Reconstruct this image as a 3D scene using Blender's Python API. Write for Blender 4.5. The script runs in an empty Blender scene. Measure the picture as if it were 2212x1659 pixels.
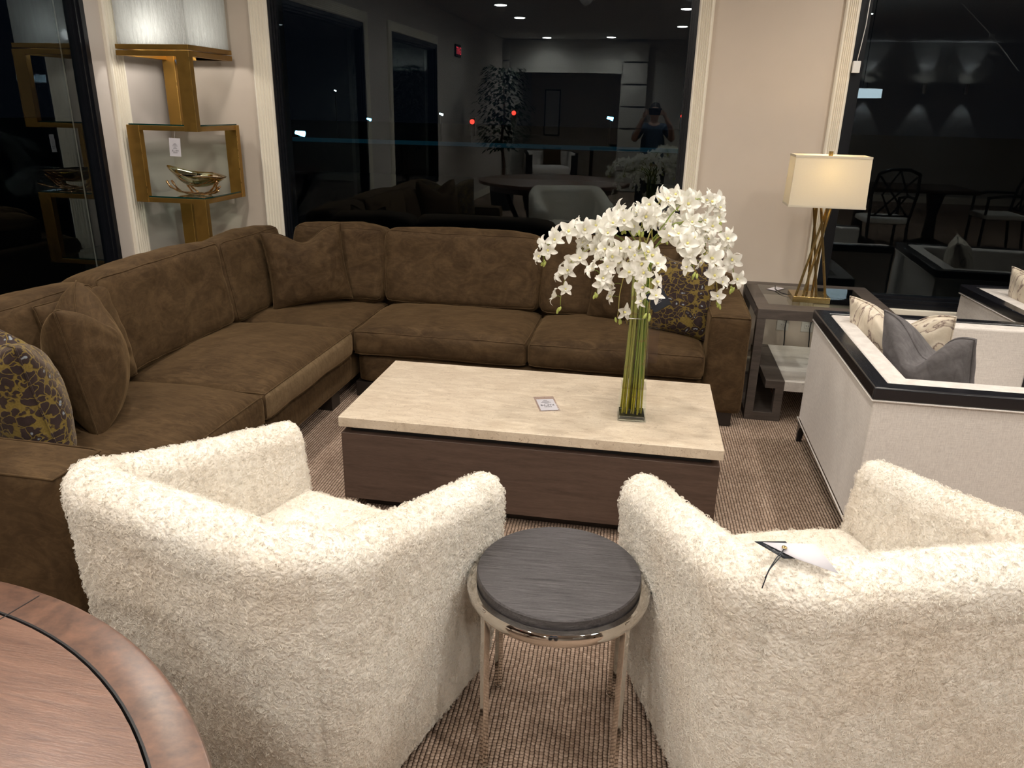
import bpy, bmesh, math, random
import numpy as np
from mathutils import Vector, Matrix, noise as mnoise
S = bpy.context.scene
PI = math.pi
R = math.radians
random.seed(7)

# ------------------------------------------------------------------ camera
CW, CF = 2212.0, 1640.0
CAM_H = 1.6
yaw, pitch, roll = R(9.9), R(20.0), R(1.29)
fw = Vector((-math.sin(yaw)*math.cos(pitch), math.cos(yaw)*math.cos(pitch), -math.sin(pitch)))
rt = Vector((math.cos(yaw), math.sin(yaw), 0)); up = rt.cross(fw)
rt2 = rt*math.cos(roll)+up*math.sin(roll); up2 = up*math.cos(roll)-rt*math.sin(roll)
cd = bpy.data.cameras.new('camera'); cd.sensor_width = 36; cd.sensor_fit = 'HORIZONTAL'; cd.lens = CF/CW*36; cd.clip_start = .02
cam = bpy.data.objects.new('camera', cd); S.collection.objects.link(cam)
M = Matrix((rt2, up2, -fw)).transposed().to_4x4(); M.translation = Vector((0, 0, CAM_H)); cam.matrix_world = M
S.camera = cam

# ------------------------------------------------------------------ world, exposure
S.view_settings.view_transform = 'Standard'; S.view_settings.look = 'None'; S.view_settings.gamma = 1
S.view_settings.use_curve_mapping = False
S.view_settings.exposure = .64
w = bpy.data.worlds.new('night'); S.world = w; w.use_nodes = True
w.node_tree.nodes['Background'].inputs[0].default_value = (.0006, .0009, .0016, 1)
w.node_tree.nodes['Background'].inputs[1].default_value = 1
S.cycles.max_bounces = 8; S.cycles.diffuse_bounces = 3; S.cycles.glossy_bounces = 4; S.cycles.adaptive_threshold = .035; S.cycles.transparent_max_bounces = 16
S.cycles.transmission_bounces = 8
S.cycles.sample_clamp_indirect = 6
S.cycles.caustics_refractive = False; S.cycles.caustics_reflective = False

# ------------------------------------------------------------------ dimensions
W = 4.85          # inside of the window wall
XL = -3.2         # inside of the left wall
ZC = 2.9          # ceiling
YR = -6.7         # rear wall
XR = 7.0
LIGHT_COL = (1, .925, .83)
LIGHTS = [(-2.2, 3.3, 52), (-2.2, 1.75, 46), (-2.2, .2, 46), (-2.2, -1.3, 60), (-2.2, -2.8, 60), (-2.25, -6.2, 120), (-1.0, -6.0, 130),
          (-.98, 3.7, 46), (-.98, 2.2, 34), (-.98, .75, 40), (-.98, -.5, 44),  # added column, kept out of the reflections, to soften shadows
          (.26, 2.9, 42), (.26, 1.3, 40), (.26, -.2, 46), (.26, -1.7, 60), (.26, -4.0, 120), (1.45, 3.9, 40), (1.45, 2.2, 40), (1.45, .5, 46),  # the right-hand column on this line is added too, for softer shadows
          (2.64, 3.9, 50), (2.64, 1.9, 50), (2.64, -.1, 50), (2.64, -2.15, 60), (4.9, 2.2, 60), (4.9, -1.2, 50)]

# ------------------------------------------------------------------ materials
class NM:
    def __init__(s, name):
        s.m = bpy.data.materials.new(name); s.m.use_nodes = True; s.t = s.m.node_tree; s.n = s.t.nodes; s.l = s.t.links
        s.b = s.n['Principled BSDF']; s.out = s.n['Material Output']
    def node(s, typ, **kw):
        n = s.n.new(typ)
        for k, v in kw.items():
            if k.startswith('_'): setattr(n, k[1:], v)
            else:
                key = int(k[1:]) if k[0] == 'i' and k[1:].isdigit() else k.replace('__', ' ')
                s.put(n.inputs[key], v)
        return n
    def put(s, inp, v):
        if isinstance(v, bpy.types.NodeSocket): s.l.new(v, inp)
        elif hasattr(v, 'outputs'): s.l.new(v.outputs[0], inp)
        else:
            if isinstance(v, (tuple, list)) and len(v) == 3 and inp.type == 'RGBA': v = (*v, 1)
            inp.default_value = v
    def co(s, scale=(1, 1, 1), rot=(0, 0, 0), kind='Object'):
        c = s.node('ShaderNodeTexCoord'); m = s.node('ShaderNodeMapping'); s.l.new(c.outputs[kind], m.inputs[0])
        m.inputs['Scale'].default_value = scale; m.inputs['Rotation'].default_value = rot; return m.outputs[0]
    def noise(s, v, scale, detail=3, rough=.5, dist=0):
        return s.node('ShaderNodeTexNoise', Vector=v, Scale=scale, Detail=detail, Roughness=rough, Distortion=dist).outputs[0]
    def voro(s, v, scale, feature='F1', rand=1.0, out=0):
        n = s.n.new('ShaderNodeTexVoronoi'); n.feature = feature
        s.put(n.inputs['Vector'], v); n.inputs['Scale'].default_value = scale; n.inputs['Randomness'].default_value = rand
        return n.outputs[out]
    def ramp(s, v, stops, interp='LINEAR'):
        n = s.n.new('ShaderNodeValToRGB'); s.put(n.inputs[0], v); cr = n.color_ramp; cr.interpolation = interp
        while len(cr.elements) < len(stops): cr.elements.new(.5)
        for e, (p, c) in zip(cr.elements, stops):
            e.position = p; e.color = (c, c, c, 1) if isinstance(c, (int, float)) else (*c, 1)
        return n.outputs[0]
    def mix(s, f, a, b, mode='MIX'):
        n = s.n.new('ShaderNodeMix'); n.data_type = 'RGBA'; n.blend_type = mode
        s.put(n.inputs[0], f); s.put(n.inputs[6], a); s.put(n.inputs[7], b); return n.outputs[2]
    def math(s, op, a, b=0.0, c=0.0):
        n = s.n.new('ShaderNodeMath'); n.operation = op; s.put(n.inputs[0], a); s.put(n.inputs[1], b); s.put(n.inputs[2], c); return n.outputs[0]
    def bump(s, h, strength=.3, dist=.01, normal=None):
        n = s.node('ShaderNodeBump', Height=h, Strength=strength, Distance=dist)
        if normal is not None: s.put(n.inputs['Normal'], normal)
        s.l.new(n.outputs[0], s.b.inputs['Normal']); return n.outputs[0]
    def set(s, col=None, rough=.5, metal=0, spec=None, **kw):
        if col is not None: s.put(s.b.inputs['Base Color'], col)
        s.put(s.b.inputs['Roughness'], rough); s.b.inputs['Metallic'].default_value = metal
        if spec is not None: s.b.inputs['Specular IOR Level'].default_value = spec
        for k, v in kw.items(): s.put(s.b.inputs[k.replace('__', ' ')], v)
        return s.m

MT = {}
def flat(name, col, rough=.5, metal=0, spec=None, nz=.0, bump=0, bscale=200, **kw):
    q = NM(name); c = q.co()
    v = q.noise(c, 9, 4)
    k = nz if nz else .05
    colr = q.mix(v, tuple(x*(1-k) for x in col), tuple(min(1, x*(1+k)) for x in col))
    q.set(colr, rough, metal, spec, **kw)
    if bump: q.bump(q.noise(c, bscale, 3), bump, .002)
    MT[name] = q.m; return q.m

# painted walls / trim / ceiling
flat('wall_paint', (.60, .515, .43), .62, bump=.12, bscale=260, nz=.03)
flat('wall_left_paint', (.60, .54, .49), .62, bump=.12, bscale=260, nz=.03)
flat('trim_paint', (.88, .82, .70), .35, nz=.05, bump=.05)
flat('ceiling_paint', (.50, .49, .47), .8)
flat('rear_paint', (.50, .48, .44), .7)
flat('black_frame', (.006, .007, .010), .32, spec=.35)
flat('black_rim', (.010, .010, .013), .22, nz=.2)
flat('black_plastic', (.012, .012, .013), .4)
flat('dark_wood_foot', (.02, .014, .011), .45)
flat('white_plastic', (.75, .74, .72), .35)
flat('paper', (.58, .56, .60), .55)
flat('card_black', (.018, .022, .03), .28)
flat('ink', (.12, .12, .13), .6)
flat('skin', (.42, .26, .19), .5)
flat('navy_cloth', (.035, .06, .10), .8)
flat('dark_cloth', (.02, .022, .03), .8)
flat('hair_dark', (.01, .008, .007), .5)
flat('chrome', (.74, .70, .65), .07, 1, nz=.02)
flat('gold_bowl', (.72, .60, .44), .06, 1)
flat('rose_brass', (.85, .55, .30), .16, 1)
flat('asphalt', (.012, .013, .015), .85)
flat('green_bud', (.42, .48, .12), .5)
flat('green_stem', (.18, .26, .04), .5, nz=.4)
flat('leaf_green', (.014, .035, .011), .45, nz=.5)
flat('outlet_white', (.62, .60, .55), .4)
flat('grey_wood_dark', (.055, .042, .034), .5)

def m_velvet(name, dark, light, sheen=.6, scale=3.0, tint=(.75, .6, .42), streak=.30):
    q = NM(name); c = q.co()
    big = q.noise(c, scale, 4, .6, 1.5)
    c2 = q.co((1, 4, 1)); st = q.noise(c2, scale*3, 4, .6, 2.0)
    f = q.math('MULTIPLY', big, st)
    f2 = q.ramp(f, [(.12, 0), (.46, 1)])
    col = q.mix(f2, dark, light)
    sk = q.noise(q.co((1, 2.5, 2.5), (.3, .2, .5)), 6, 3, .55, 3.2)
    sk2 = q.ramp(sk, [(.50, 0), (.60, 1), (.66, 0)])
    col = q.mix(q.math('MULTIPLY', sk2, streak*.62), col, tuple(x*1.35 for x in light))
    sk3 = q.ramp(sk, [(.34, 0), (.41, 1), (.46, 0)])
    col = q.mix(q.math('MULTIPLY', sk3, streak*.62), col, tuple(x*.75 for x in dark))
    q.set(col, .78, 0, .15, Sheen__Weight=sheen, Sheen__Roughness=.38, Sheen__Tint=(*tint, 1))
    h = q.math('ADD', q.noise(c, 14, 3), q.math('MULTIPLY', q.noise(c, 600, 1), .06))
    q.bump(h, .35, .01)
    MT[name] = q.m
m_velvet('velvet_brown', (.038, .0215, .0095), (.098, .060, .028), .5, 2.2, (.40, .27, .14))
m_velvet('velvet_brushed_sheen', (.12, .080, .042), (.20, .140, .080), .5, 2.2, (.42, .28, .15))  # brushed nap, with its lighter sheen put into the base colour
m_velvet('velvet_grey', (.105, .098, .10), (.19, .178, .182), .4, 4, streak=.12, tint= (.45, .43, .45))

def m_leopard():
    q = NM('leopard_fabric'); c = q.co()
    wob = q.node('ShaderNodeMixRGB', _blend_type='LINEAR_LIGHT', Fac=.035, Color1=c, Color2=q.node('ShaderNodeTexNoise', Vector=c, Scale=20).outputs[1])
    mp = q.node('ShaderNodeMapping', Vector=wob.outputs[0]); mp.inputs['Scale'].default_value = (1, 1, 1.35)
    e = q.voro(mp.outputs[0], 25, 'DISTANCE_TO_EDGE'); d = q.voro(mp.outputs[0], 25, 'F1'); cc = q.voro(mp.outputs[0], 25, 'F1', out=1)
    frag = q.noise(c, 90, 2)
    e2 = q.math('ADD', e, q.math('MULTIPLY', q.math('SUBTRACT', frag, .5), .10))
    d2 = q.math('ADD', d, q.math('MULTIPLY', q.math('SUBTRACT', frag, .5), .42))
    cell = q.math('MULTIPLY', q.ramp(e2, [(.03, 0), (.06, 1)]), q.ramp(d2, [(.60, 1), (.70, 0)]))
    rnd = q.node('ShaderNodeSeparateColor', Color=cc).outputs[0]
    ctr = q.math('MULTIPLY', q.ramp(q.math('ADD', d, q.math('MULTIPLY', frag, .15)), [(.22, 1), (.30, 0)]), q.math('GREATER_THAN', rnd, .72))
    gr = q.mix(q.noise(c, 160, 2), (.10, .065, .013), (.23, .165, .042))
    dk = q.mix(q.noise(c, 40, 2), (.016, .010, .010), (.050, .031, .029))
    col = q.mix(cell, gr, dk); col = q.mix(ctr, col, (.24, .27, .30))
    q.set(col, .75, 0, .2, Sheen__Weight=.35, Sheen__Roughness=.4, Sheen__Tint=(.8, .65, .5, 1))
    q.bump(q.math('ADD', q.math('MULTIPLY', cell, .8), q.math('MULTIPLY', frag, .4)), .5, .004)
    MT['leopard_fabric'] = q.m
m_leopard()

def m_marble_fabric():
    q = NM('marble_fabric'); c = q.co((1, 1, 1), (.3, .5, .8))
    n = q.node('ShaderNodeTexNoise', Vector=c, Scale=3.4, Detail=5, Distortion=1.9).outputs[0]
    v = q.math('FRACT', q.math('MULTIPLY', n, 7))
    col = q.ramp(v, [(0, (.62, .54, .42)), (.45, (.74, .66, .54)), (.6, (.46, .38, .30)), (.68, (.16, .10, .09)), (.76, (.58, .49, .38)), (1, (.66, .58, .46))])
    q.set(col, q.ramp(v, [(.3, .35), (.7, .6)]), 0, .4, Sheen__Weight=.2)
    q.bump(q.noise(c, 30, 3), .25, .006)
    MT['marble_fabric'] = q.m
m_marble_fabric()

def m_weave(name, c1, c2):
    q = NM(name); c = q.co()
    a = q.noise(q.co((25, 25, 700)), 1, 2); b = q.noise(q.co((600, 600, 60)), 1, 2)
    f = q.math('MULTIPLY', q.math('ADD', a, b), .5)
    q.set(q.mix(q.ramp(f, [(.38, 0), (.62, 1)]), c1, c2), .85, 0, .2, Sheen__Weight=.25, Sheen__Roughness=.5)
    q.bump(f, .35, .002); MT[name] = q.m
m_weave('linen_white', (.60, .555, .52), (.76, .715, .67))

def m_fleece():
    q = NM('sheepskin'); c = q.co()
    sp = q.node('ShaderNodeTexNoise', Vector=c, Scale=55, Detail=2)
    wv = q.node('ShaderNodeMixRGB', _blend_type='LINEAR_LIGHT', Fac=.005, Color1=c, Color2=sp.outputs[1])
    v = q.voro(wv.outputs[0], 150, 'SMOOTH_F1'); n2 = q.noise(c, 420, 2)
    patch = q.noise(c, 3.2, 3)
    col = q.mix(q.ramp(patch, [(.38, 0), (.66, 1)]), (.88, .845, .775), (.82, .745, .645))
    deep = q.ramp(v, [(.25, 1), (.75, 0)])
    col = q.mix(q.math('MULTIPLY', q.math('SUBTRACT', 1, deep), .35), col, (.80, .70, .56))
    q.set(col, .9, 0, .15, Sheen__Weight=.35, Sheen__Roughness=.6, Sheen__Tint=(1, .96, .88, 1))
    h = q.math('ADD', q.math('MULTIPLY', deep, 1.0), q.math('MULTIPLY', n2, .35))
    q.bump(h, .6, .004)
    MT['sheepskin'] = q.m
m_fleece()

def m_carpet():
    q = NM('carpet'); c = q.node('ShaderNodeTexCoord').outputs['Object']
    xyz = q.node('ShaderNodeSeparateXYZ', Vector=c)
    wob = q.math('MULTIPLY', q.math('SUBTRACT', q.noise(c, 22, 2), .5), .0050)
    x = q.math('ADD', xyz.outputs[0], wob)
    x = q.math('ADD', x, q.math('MULTIPLY', xyz.outputs[1], .03))
    cols = q.math('MULTIPLY', x, 1/.0128); idx = q.math('FLOOR', cols); fx = q.math('FRACT', cols)
    rn = q.node('ShaderNodeTexWhiteNoise', _noise_dimensions='1D', W=idx).outputs[0]
    yy = q.math('ADD', q.math('MULTIPLY', xyz.outputs[1], 1/.0105), q.math('MULTIPLY', rn, 5))
    yy = q.math('ADD', yy, q.math('MULTIPLY', q.math('SUBTRACT', q.noise(c, 60, 2), .5), 1.3))
    iy = q.math('FLOOR', yy); fy = q.math('FRACT', yy)
    ux = q.math('MULTIPLY', q.math('SINE', q.math('MULTIPLY', fx, PI)), 1.0)
    uy = q.math('POWER', q.math('SINE', q.math('MULTIPLY', fy, PI)), .55)
    h = q.math('MULTIPLY', q.math('POWER', ux, .8), q.math('ADD', q.math('MULTIPLY', uy, .75), .25))
    cell = q.node('ShaderNodeCombineXYZ', X=idx, Y=iy)
    rc = q.node('ShaderNodeTexWhiteNoise', _noise_dimensions='3D', Vector=cell.outputs[0]).outputs[0]
    big = q.noise(c, 5, 3)
    t = q.math('ADD', q.math('MULTIPLY', rc, .45), q.math('MULTIPLY', big, .5))
    yarn = q.ramp(t, [(.15, (.36, .255, .19)), (.5, (.55, .41, .315)), (.85, (.72, .56, .45))])
    fib = q.noise(c, 500, 2)
    yarn = q.mix(q.math('MULTIPLY', fib, .35), yarn, (.30, .205, .15))
    col = q.mix(q.ramp(h, [(.12, 0), (.55, 1)]), (.06, .036, .024), yarn)
    q.set(col, .95, 0, .1)
    q.bump(q.math('ADD', h, q.math('MULTIPLY', fib, .25)), .9, .006)
    MT['carpet'] = q.m
m_carpet()

def m_stone(name, c1, c2, c3, rough=.28, sc=(3, 9, 3), veins=True):
    q = NM(name); c = q.co(sc)
    n1 = q.noise(c, 2.8, 8, .72, .8); n2 = q.noise(q.co(), 60, 4, .6, .8)
    col = q.mix(q.ramp(n1, [(.35, 0), (.65, 1)]), c1, c2)
    v = q.node('ShaderNodeTexNoise', Vector=q.co((14, 30, 14)), Scale=1.4, Detail=4, Distortion=2.4).outputs[0]
    pit = q.ramp(q.math('ABSOLUTE', q.math('SUBTRACT', v, .5)), [(0, 1), (.035, 0)])
    col = q.mix(q.math('MULTIPLY', q.math('MULTIPLY', pit, q.ramp(n2, [(.5, 0), (.62, 1)])), .75), col, c3)
    col = q.mix(q.ramp(n2, [(.3, .22), (.55, 0)]), col, tuple(x*.80 for x in c1))
    q.set(col, rough, 0, .5); MT[name] = q.m
m_stone('travertine', (.54, .44, .33), (.73, .63, .50), (.26, .18, .12), .34)
m_stone('shelf_travertine', (.60, .56, .52), (.80, .76, .71), (.35, .32, .30), .35, (2, 22, 2))

def m_wood(name, c1, c2, rough=.4, axis=(1.2, 14, 14), scale=3.0, bump=.15, spec=.5, dist=1.0, contrast=(.3, .7), **kw):
    q = NM(name); c = q.co(axis)
    n = q.noise(c, scale, 6, .6, dist); f = q.noise(q.co(tuple(a*5 for a in axis)), scale*2.2, 3, .6)
    g = q.math('ADD', q.math('MULTIPLY', n, .65), q.math('MULTIPLY', f, .35))
    q.set(q.mix(q.ramp(g, [(contrast[0], 0), (contrast[1], 1)]), c1, c2), rough, 0, spec, **kw)
    q.bump(g, bump, .003); MT[name] = q.m
m_wood('walnut_dark', (.052, .032, .024), (.115, .074, .056), .42, (1.5, 10, 16), 2.6, .1)
m_wood('charcoal_oak', (.016, .0145, .016), (.125, .115, .12), .36, (3.5, 85, 85), 2.6, .45, contrast=(.36, .68))
m_wood('grey_wood', (.045, .036, .031), (.115, .093, .080), .5, (1.5, 14, 14), 3, .15)
m_wood('cherry_top', (.095, .047, .032), (.23, .125, .085), .30, (1.3, 12, 4), 3, .35, dist=1.8, Coat__Weight=.6, Coat__Roughness=.30)
m_wood('cherry_burl', (.050, .026, .019), (.20, .100, .062), .30, (2.5, 3.5, 2), 2.6, .05, dist=2.4, Coat__Weight=.6, Coat__Roughness=.32)
m_wood('dining_dark', (.015, .008, .005), (.04, .02, .013), .25, (1.5, 10, 10), 3, .05)

def m_gold(name, col, rough):
    q = NM(name); c = q.co()
    n = q.noise(c, 25, 4)
    q.set(q.mix(n, tuple(x*.8 for x in col), col), q.ramp(n, [(.3, rough), (.7, rough+.12)]), .88)
    q.bump(q.noise(c, 300, 2), .08, .001); MT[name] = q.m
m_gold('gold_paint', (.43, .245, .058), .38)
m_gold('gold_edge', (.85, .55, .16), .25)
m_gold('brass', (.52, .37, .15), .16)

def m_glass(name, tint=(1, 1, 1), refl=2.0, gcol=(1, 1, 1)):
    """clear sheet: fresnel mirror over a see-through layer; only faces turned to the eye reflect"""
    q = NM(name); fr = q.node('ShaderNodeFresnel', IOR=1.52); geo = q.node('ShaderNodeNewGeometry')
    f = q.math('MULTIPLY', fr.outputs[0], refl); f = q.math('MINIMUM', f, 1.0)
    f = q.math('MULTIPLY', f, q.math('SUBTRACT', 1.0, geo.outputs['Backfacing']))
    tr = q.node('ShaderNodeBsdfTransparent', Color=tint); gl = q.node('ShaderNodeBsdfGlossy', Roughness=0.0); gl.inputs[0].default_value = (*gcol, 1)
    mx = q.n.new('ShaderNodeMixShader'); q.l.new(f, mx.inputs[0]); q.l.new(tr.outputs[0], mx.inputs[1]); q.l.new(gl.outputs[0], mx.inputs[2])
    q.l.new(mx.outputs[0], q.out.inputs[0]); q.n.remove(q.b); MT[name] = q.m
m_glass('window_glass', (.9, .95, .95), 1.65, (.80, .93, 1))
m_glass('clear_glass', (.95, .98, .97), 1.0)
m_glass('vase_glass', (.97, .99, .98), .45)
m_glass('shelf_glass', (.80, .90, .87), 1.5)
m_glass('clear_plastic', (.93, .90, .92), .9)
flat('glass_edge', (.004, .045, .038), .12)
def m_real_glass():
    q = NM('thick_glass'); q.set((.86, .93, .92), .02, 0, .5, Transmission__Weight=1.0, IOR=1.45); MT['thick_glass'] = q.m
m_real_glass()

def emis(name, col, st):
    q = NM(name); q.set((.02, .02, .02), .5); q.b.inputs['Emission Color'].default_value = (*col, 1); q.b.inputs['Emission Strength'].default_value = st
    MT[name] = q.m
emis('downlight_glow', (1, .93, .84), 45); emis('exit_red', (1, .05, .08), 5); emis('pendant_glow', (.85, .97, 1), 5)
emis('street_white', (.75, .92, 1), 9); emis('street_red', (1, .02, .012), 3.5); emis('street_blue', (.12, .55, 1), 9); emis('street_orange', (1, .55, .08), 9)
emis('streak_blue', (.05, .35, .55), .018); emis('bulb_warm', (1, .75, .35), 12); emis('sign_green', (.05, .8, .25), .03)  # the dim blue glow stands for a light streak outside, no lamp

def m_shade():
    q = NM('lamp_shade_fabric'); c = q.co()
    d = q.node('ShaderNodeBsdfDiffuse'); t = q.node('ShaderNodeBsdfTranslucent'); col = q.mix(q.noise(c, 500, 2), (.80, .745, .62), (.86, .81, .70))
    q.l.new(col, d.inputs[0]); q.l.new(col, t.inputs[0]); mx = q.n.new('ShaderNodeMixShader'); mx.inputs[0].default_value = .38
    q.l.new(d.outputs[0], mx.inputs[1]); q.l.new(t.outputs[0], mx.inputs[2]); q.l.new(mx.outputs[0], q.out.inputs[0]); q.n.remove(q.b)
    MT['lamp_shade_fabric'] = q.m
m_shade()
def m_petal():
    q = NM('petal'); c = q.co()
    d = q.node('ShaderNodeBsdfDiffuse'); t = q.node('ShaderNodeBsdfTranslucent')
    col = q.mix(q.noise(c, 60, 2), (.90, .88, .80), (.93, .92, .88))
    q.l.new(col, d.inputs[0]); q.l.new(col, t.inputs[0]); mx = q.n.new('ShaderNodeMixShader'); mx.inputs[0].default_value = .3
    q.l.new(d.outputs[0], mx.inputs[1]); q.l.new(t.outputs[0], mx.inputs[2]); q.l.new(mx.outputs[0], q.out.inputs[0]); q.n.remove(q.b)
    MT['petal'] = q.m
m_petal()
flat('petal_yellow', (.85, .78, .28), .6)
def m_stalk():
    q = NM('stalk_green'); c = q.node('ShaderNodeTexCoord'); z = q.node('ShaderNodeSeparateXYZ', Vector=c.outputs['Object']).outputs[2]
    info = q.node('ShaderNodeObjectInfo').outputs['Random']
    col = q.mix(info, (.16, .26, .03), (.42, .36, .11))
    col = q.mix(q.ramp(z, [(.10, 1), (.20, 0)]), col, (.42, .38, .03))
    nd = q.noise(q.co((1, 1, 6)), 6, 2); col = q.mix(q.ramp(nd, [(.58, 0), (.66, .7)]), col, (.30, .18, .06))
    q.set(col, .4); MT['stalk_green'] = q.m
m_stalk()
def m_acrylic():
    q = NM('streaked_acrylic'); c = q.co((1, 1, .09))
    n = q.noise(c, 55, 5, .65, .6); n2 = q.noise(q.co((1, 1, .5)), 130, 3)
    d = q.node('ShaderNodeBsdfDiffuse'); d.inputs[0].default_value = (.62, .63, .62, 1)
    t = q.node('ShaderNodeBsdfTranslucent'); t.inputs[0].default_value = (.80, .82, .80, 1)
    g = q.node('ShaderNodeBsdfGlossy', Roughness=.12); tr = q.node('ShaderNodeBsdfTransparent')
    bp = q.node('ShaderNodeBump', Height=q.math('ADD', n, q.math('MULTIPLY', n2, .5)), Strength=.8, Distance=.01)
    for s_ in (d, t, g): q.l.new(bp.outputs[0], s_.inputs['Normal'])
    a = q.n.new('ShaderNodeMixShader'); a.inputs[0].default_value = .55; q.l.new(d.outputs[0], a.inputs[1]); q.l.new(t.outputs[0], a.inputs[2])
    b = q.n.new('ShaderNodeMixShader'); q.l.new(q.ramp(n, [(.35, .25), (.65, .03)]), b.inputs[0]); q.l.new(a.outputs[0], b.inputs[1]); q.l.new(tr.outputs[0], b.inputs[2])
    e = q.n.new('ShaderNodeMixShader'); e.inputs[0].default_value = .14; q.l.new(b.outputs[0], e.inputs[1]); q.l.new(g.outputs[0], e.inputs[2])
    q.l.new(e.outputs[0], q.out.inputs[0]); q.n.remove(q.b); MT['streaked_acrylic'] = q.m
m_acrylic()

# ------------------------------------------------------------------ geometry helpers
class G:
    def __init__(s): s.v = []; s.f = []; s.mi = []; s.m = 0
    def add(s, v, f):
        o = len(s.v); s.v += [tuple(map(float, p)) for p in v]; s.f += [tuple(i+o for i in q) for q in f]; s.mi += [s.m]*len(f); return s
    def box(s, x0, x1, y0, y1, z0, z1):
        v = [(x, y, z) for z in (z0, z1) for y in (y0, y1) for x in (x0, x1)]
        return s.add(v, [(0, 2, 3, 1), (4, 5, 7, 6), (0, 1, 5, 4), (2, 6, 7, 3), (0, 4, 6, 2), (1, 3, 7, 5)])
    def tube(s, pts, r, n=8, cap=True, closed=False):
        pts = [Vector(p) for p in pts]; m = len(pts); rr = r if isinstance(r, (list, tuple)) else [r]*m
        ring = []; prev = None
        for i, p in enumerate(pts):
            if closed: t = pts[(i+1) % m]-pts[i-1]
            else: t = pts[min(i+1, m-1)]-pts[max(i-1, 0)]
            if t.length < 1e-9: t = Vector((0, 0, 1))
            t.normalize()
            if prev is None:
                a = Vector((0, 0, 1)) if abs(t.z) < .9 else Vector((1, 0, 0)); u = t.cross(a).normalized()
            else: u = (prev-t*prev.dot(t)).normalized()
            prev = u; b = t.cross(u)
            ring.append([p+(u*math.cos(2*PI*k/n)+b*math.sin(2*PI*k/n))*rr[i] for k in range(n)])
        v = [q for g in ring for q in g]; f = []
        for i in range(m if closed else m-1):
            j = (i+1) % m
            for k in range(n): f.append((i*n+k, i*n+(k+1) % n, j*n+(k+1) % n, j*n+k))
        if cap and not closed: f += [tuple(range(n))[::-1], tuple(range((m-1)*n, m*n))]
        return s.add(v, f)
    def lathe(s, prof, n=40, c=(0, 0, 0)):
        v = [(c[0]+r*math.cos(2*PI*k/n), c[1]+r*math.sin(2*PI*k/n), c[2]+z) for r, z in prof for k in range(n)]; f = []
        for i in range(len(prof)-1):
            for k in range(n): f.append((i*n+k, i*n+(k+1) % n, (i+1)*n+(k+1) % n, (i+1)*n+k))
        if prof[0][0] > 1e-6: f.append(tuple(range(n))[::-1])
        if prof[-1][0] > 1e-6: f.append(tuple(range((len(prof)-1)*n, len(prof)*n)))
        return s.add(v, f)
    def prism(s, poly, z0, z1, fn=None):
        n = len(poly); v = [(x, y, z0) for x, y in poly]+[(x, y, z1) for x, y in poly]
        if fn: v = [fn(*p) for p in v]
        f = [tuple(range(n))[::-1], tuple(range(n, 2*n))]+[(i, (i+1) % n, n+(i+1) % n, n+i) for i in range(n)]
        return s.add(v, f)
    def loft(s, rings, cap=True, closed=True):
        n = len(rings[0]); v = [p for r_ in rings for p in r_]; f = []
        for i in range(len(rings)-1):
            for k in range(n if closed else n-1): f.append((i*n+k, i*n+(k+1) % n, (i+1)*n+(k+1) % n, (i+1)*n+k))
        if cap and closed: f += [tuple(range(n))[::-1], tuple(range((len(rings)-1)*n, len(rings)*n))]
        return s.add(v, f)
    def xf(s, mtx):
        s.v = [tuple(mtx @ Vector(p)) for p in s.v]; return s

def obj(name, g, mats, parent=None, bevel=0, seg=2, smooth=True, sub=0, loc=None, rot=None, angle=40):
    me = bpy.data.meshes.new(name)
    me.from_pydata(g.v, [], g.f); me.update()
    if not isinstance(mats, (list, tuple)): mats = [mats]
    for m_ in mats: me.materials.append(MT[m_])
    if len(mats) > 1: me.polygons.foreach_set('material_index', g.mi)
    o = bpy.data.objects.new(name, me); S.collection.objects.link(o)
    bm = bmesh.new(); bm.from_mesh(me); bmesh.ops.remove_doubles(bm, verts=bm.verts, dist=1e-6); bmesh.ops.recalc_face_normals(bm, faces=bm.faces)
    if smooth:
        for f in bm.faces: f.smooth = True
        for e in bm.edges:
            if len(e.link_faces) == 2 and e.calc_face_angle(0) > R(angle): e.smooth = False
    bm.to_mesh(me); bm.free()
    if bevel:
        b = o.modifiers.new('bevel', 'BEVEL'); b.width = bevel; b.segments = seg; b.limit_method = 'ANGLE'; b.angle_limit = R(35); b.harden_normals = False
        if smooth:
            for p in me.polygons: p.use_smooth = True
            for e in me.edges: e.use_edge_sharp = False
            wn = o.modifiers.new('wn', 'WEIGHTED_NORMAL'); wn.keep_sharp = True
    if sub:
        q = o.modifiers.new('sub', 'SUBSURF'); q.levels = sub; q.render_levels = sub
    if parent is not None: o.parent = parent
    if loc is not None: o.location = loc
    if rot is not None: o.rotation_euler = rot
    return o
def tag(o, label, cat, group=None):
    o['label'] = label; o['category'] = cat
    if group: o['group'] = group
    return o
def thing(name, label, cat, loc=(0, 0, 0), rz=0, group=None):
    o = bpy.data.objects.new(name, None); S.collection.objects.link(o); o.location = loc; o.rotation_euler = (0, 0, rz)
    return tag(o, label, cat, group)
def struct(name, g, m_, **kw):
    o = obj(name, g, m_, **kw); o['kind'] = 'structure'; return o
def copy_tree(o, parent=None):
    c = o.copy(); S.collection.objects.link(c)
    if parent is not None: c.parent = parent
    for ch in list(o.children): copy_tree(ch, c)
    return c
def B(x0, x1, y0, y1, z0, z1): return G().box(x0, x1, y0, y1, z0, z1)

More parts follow.
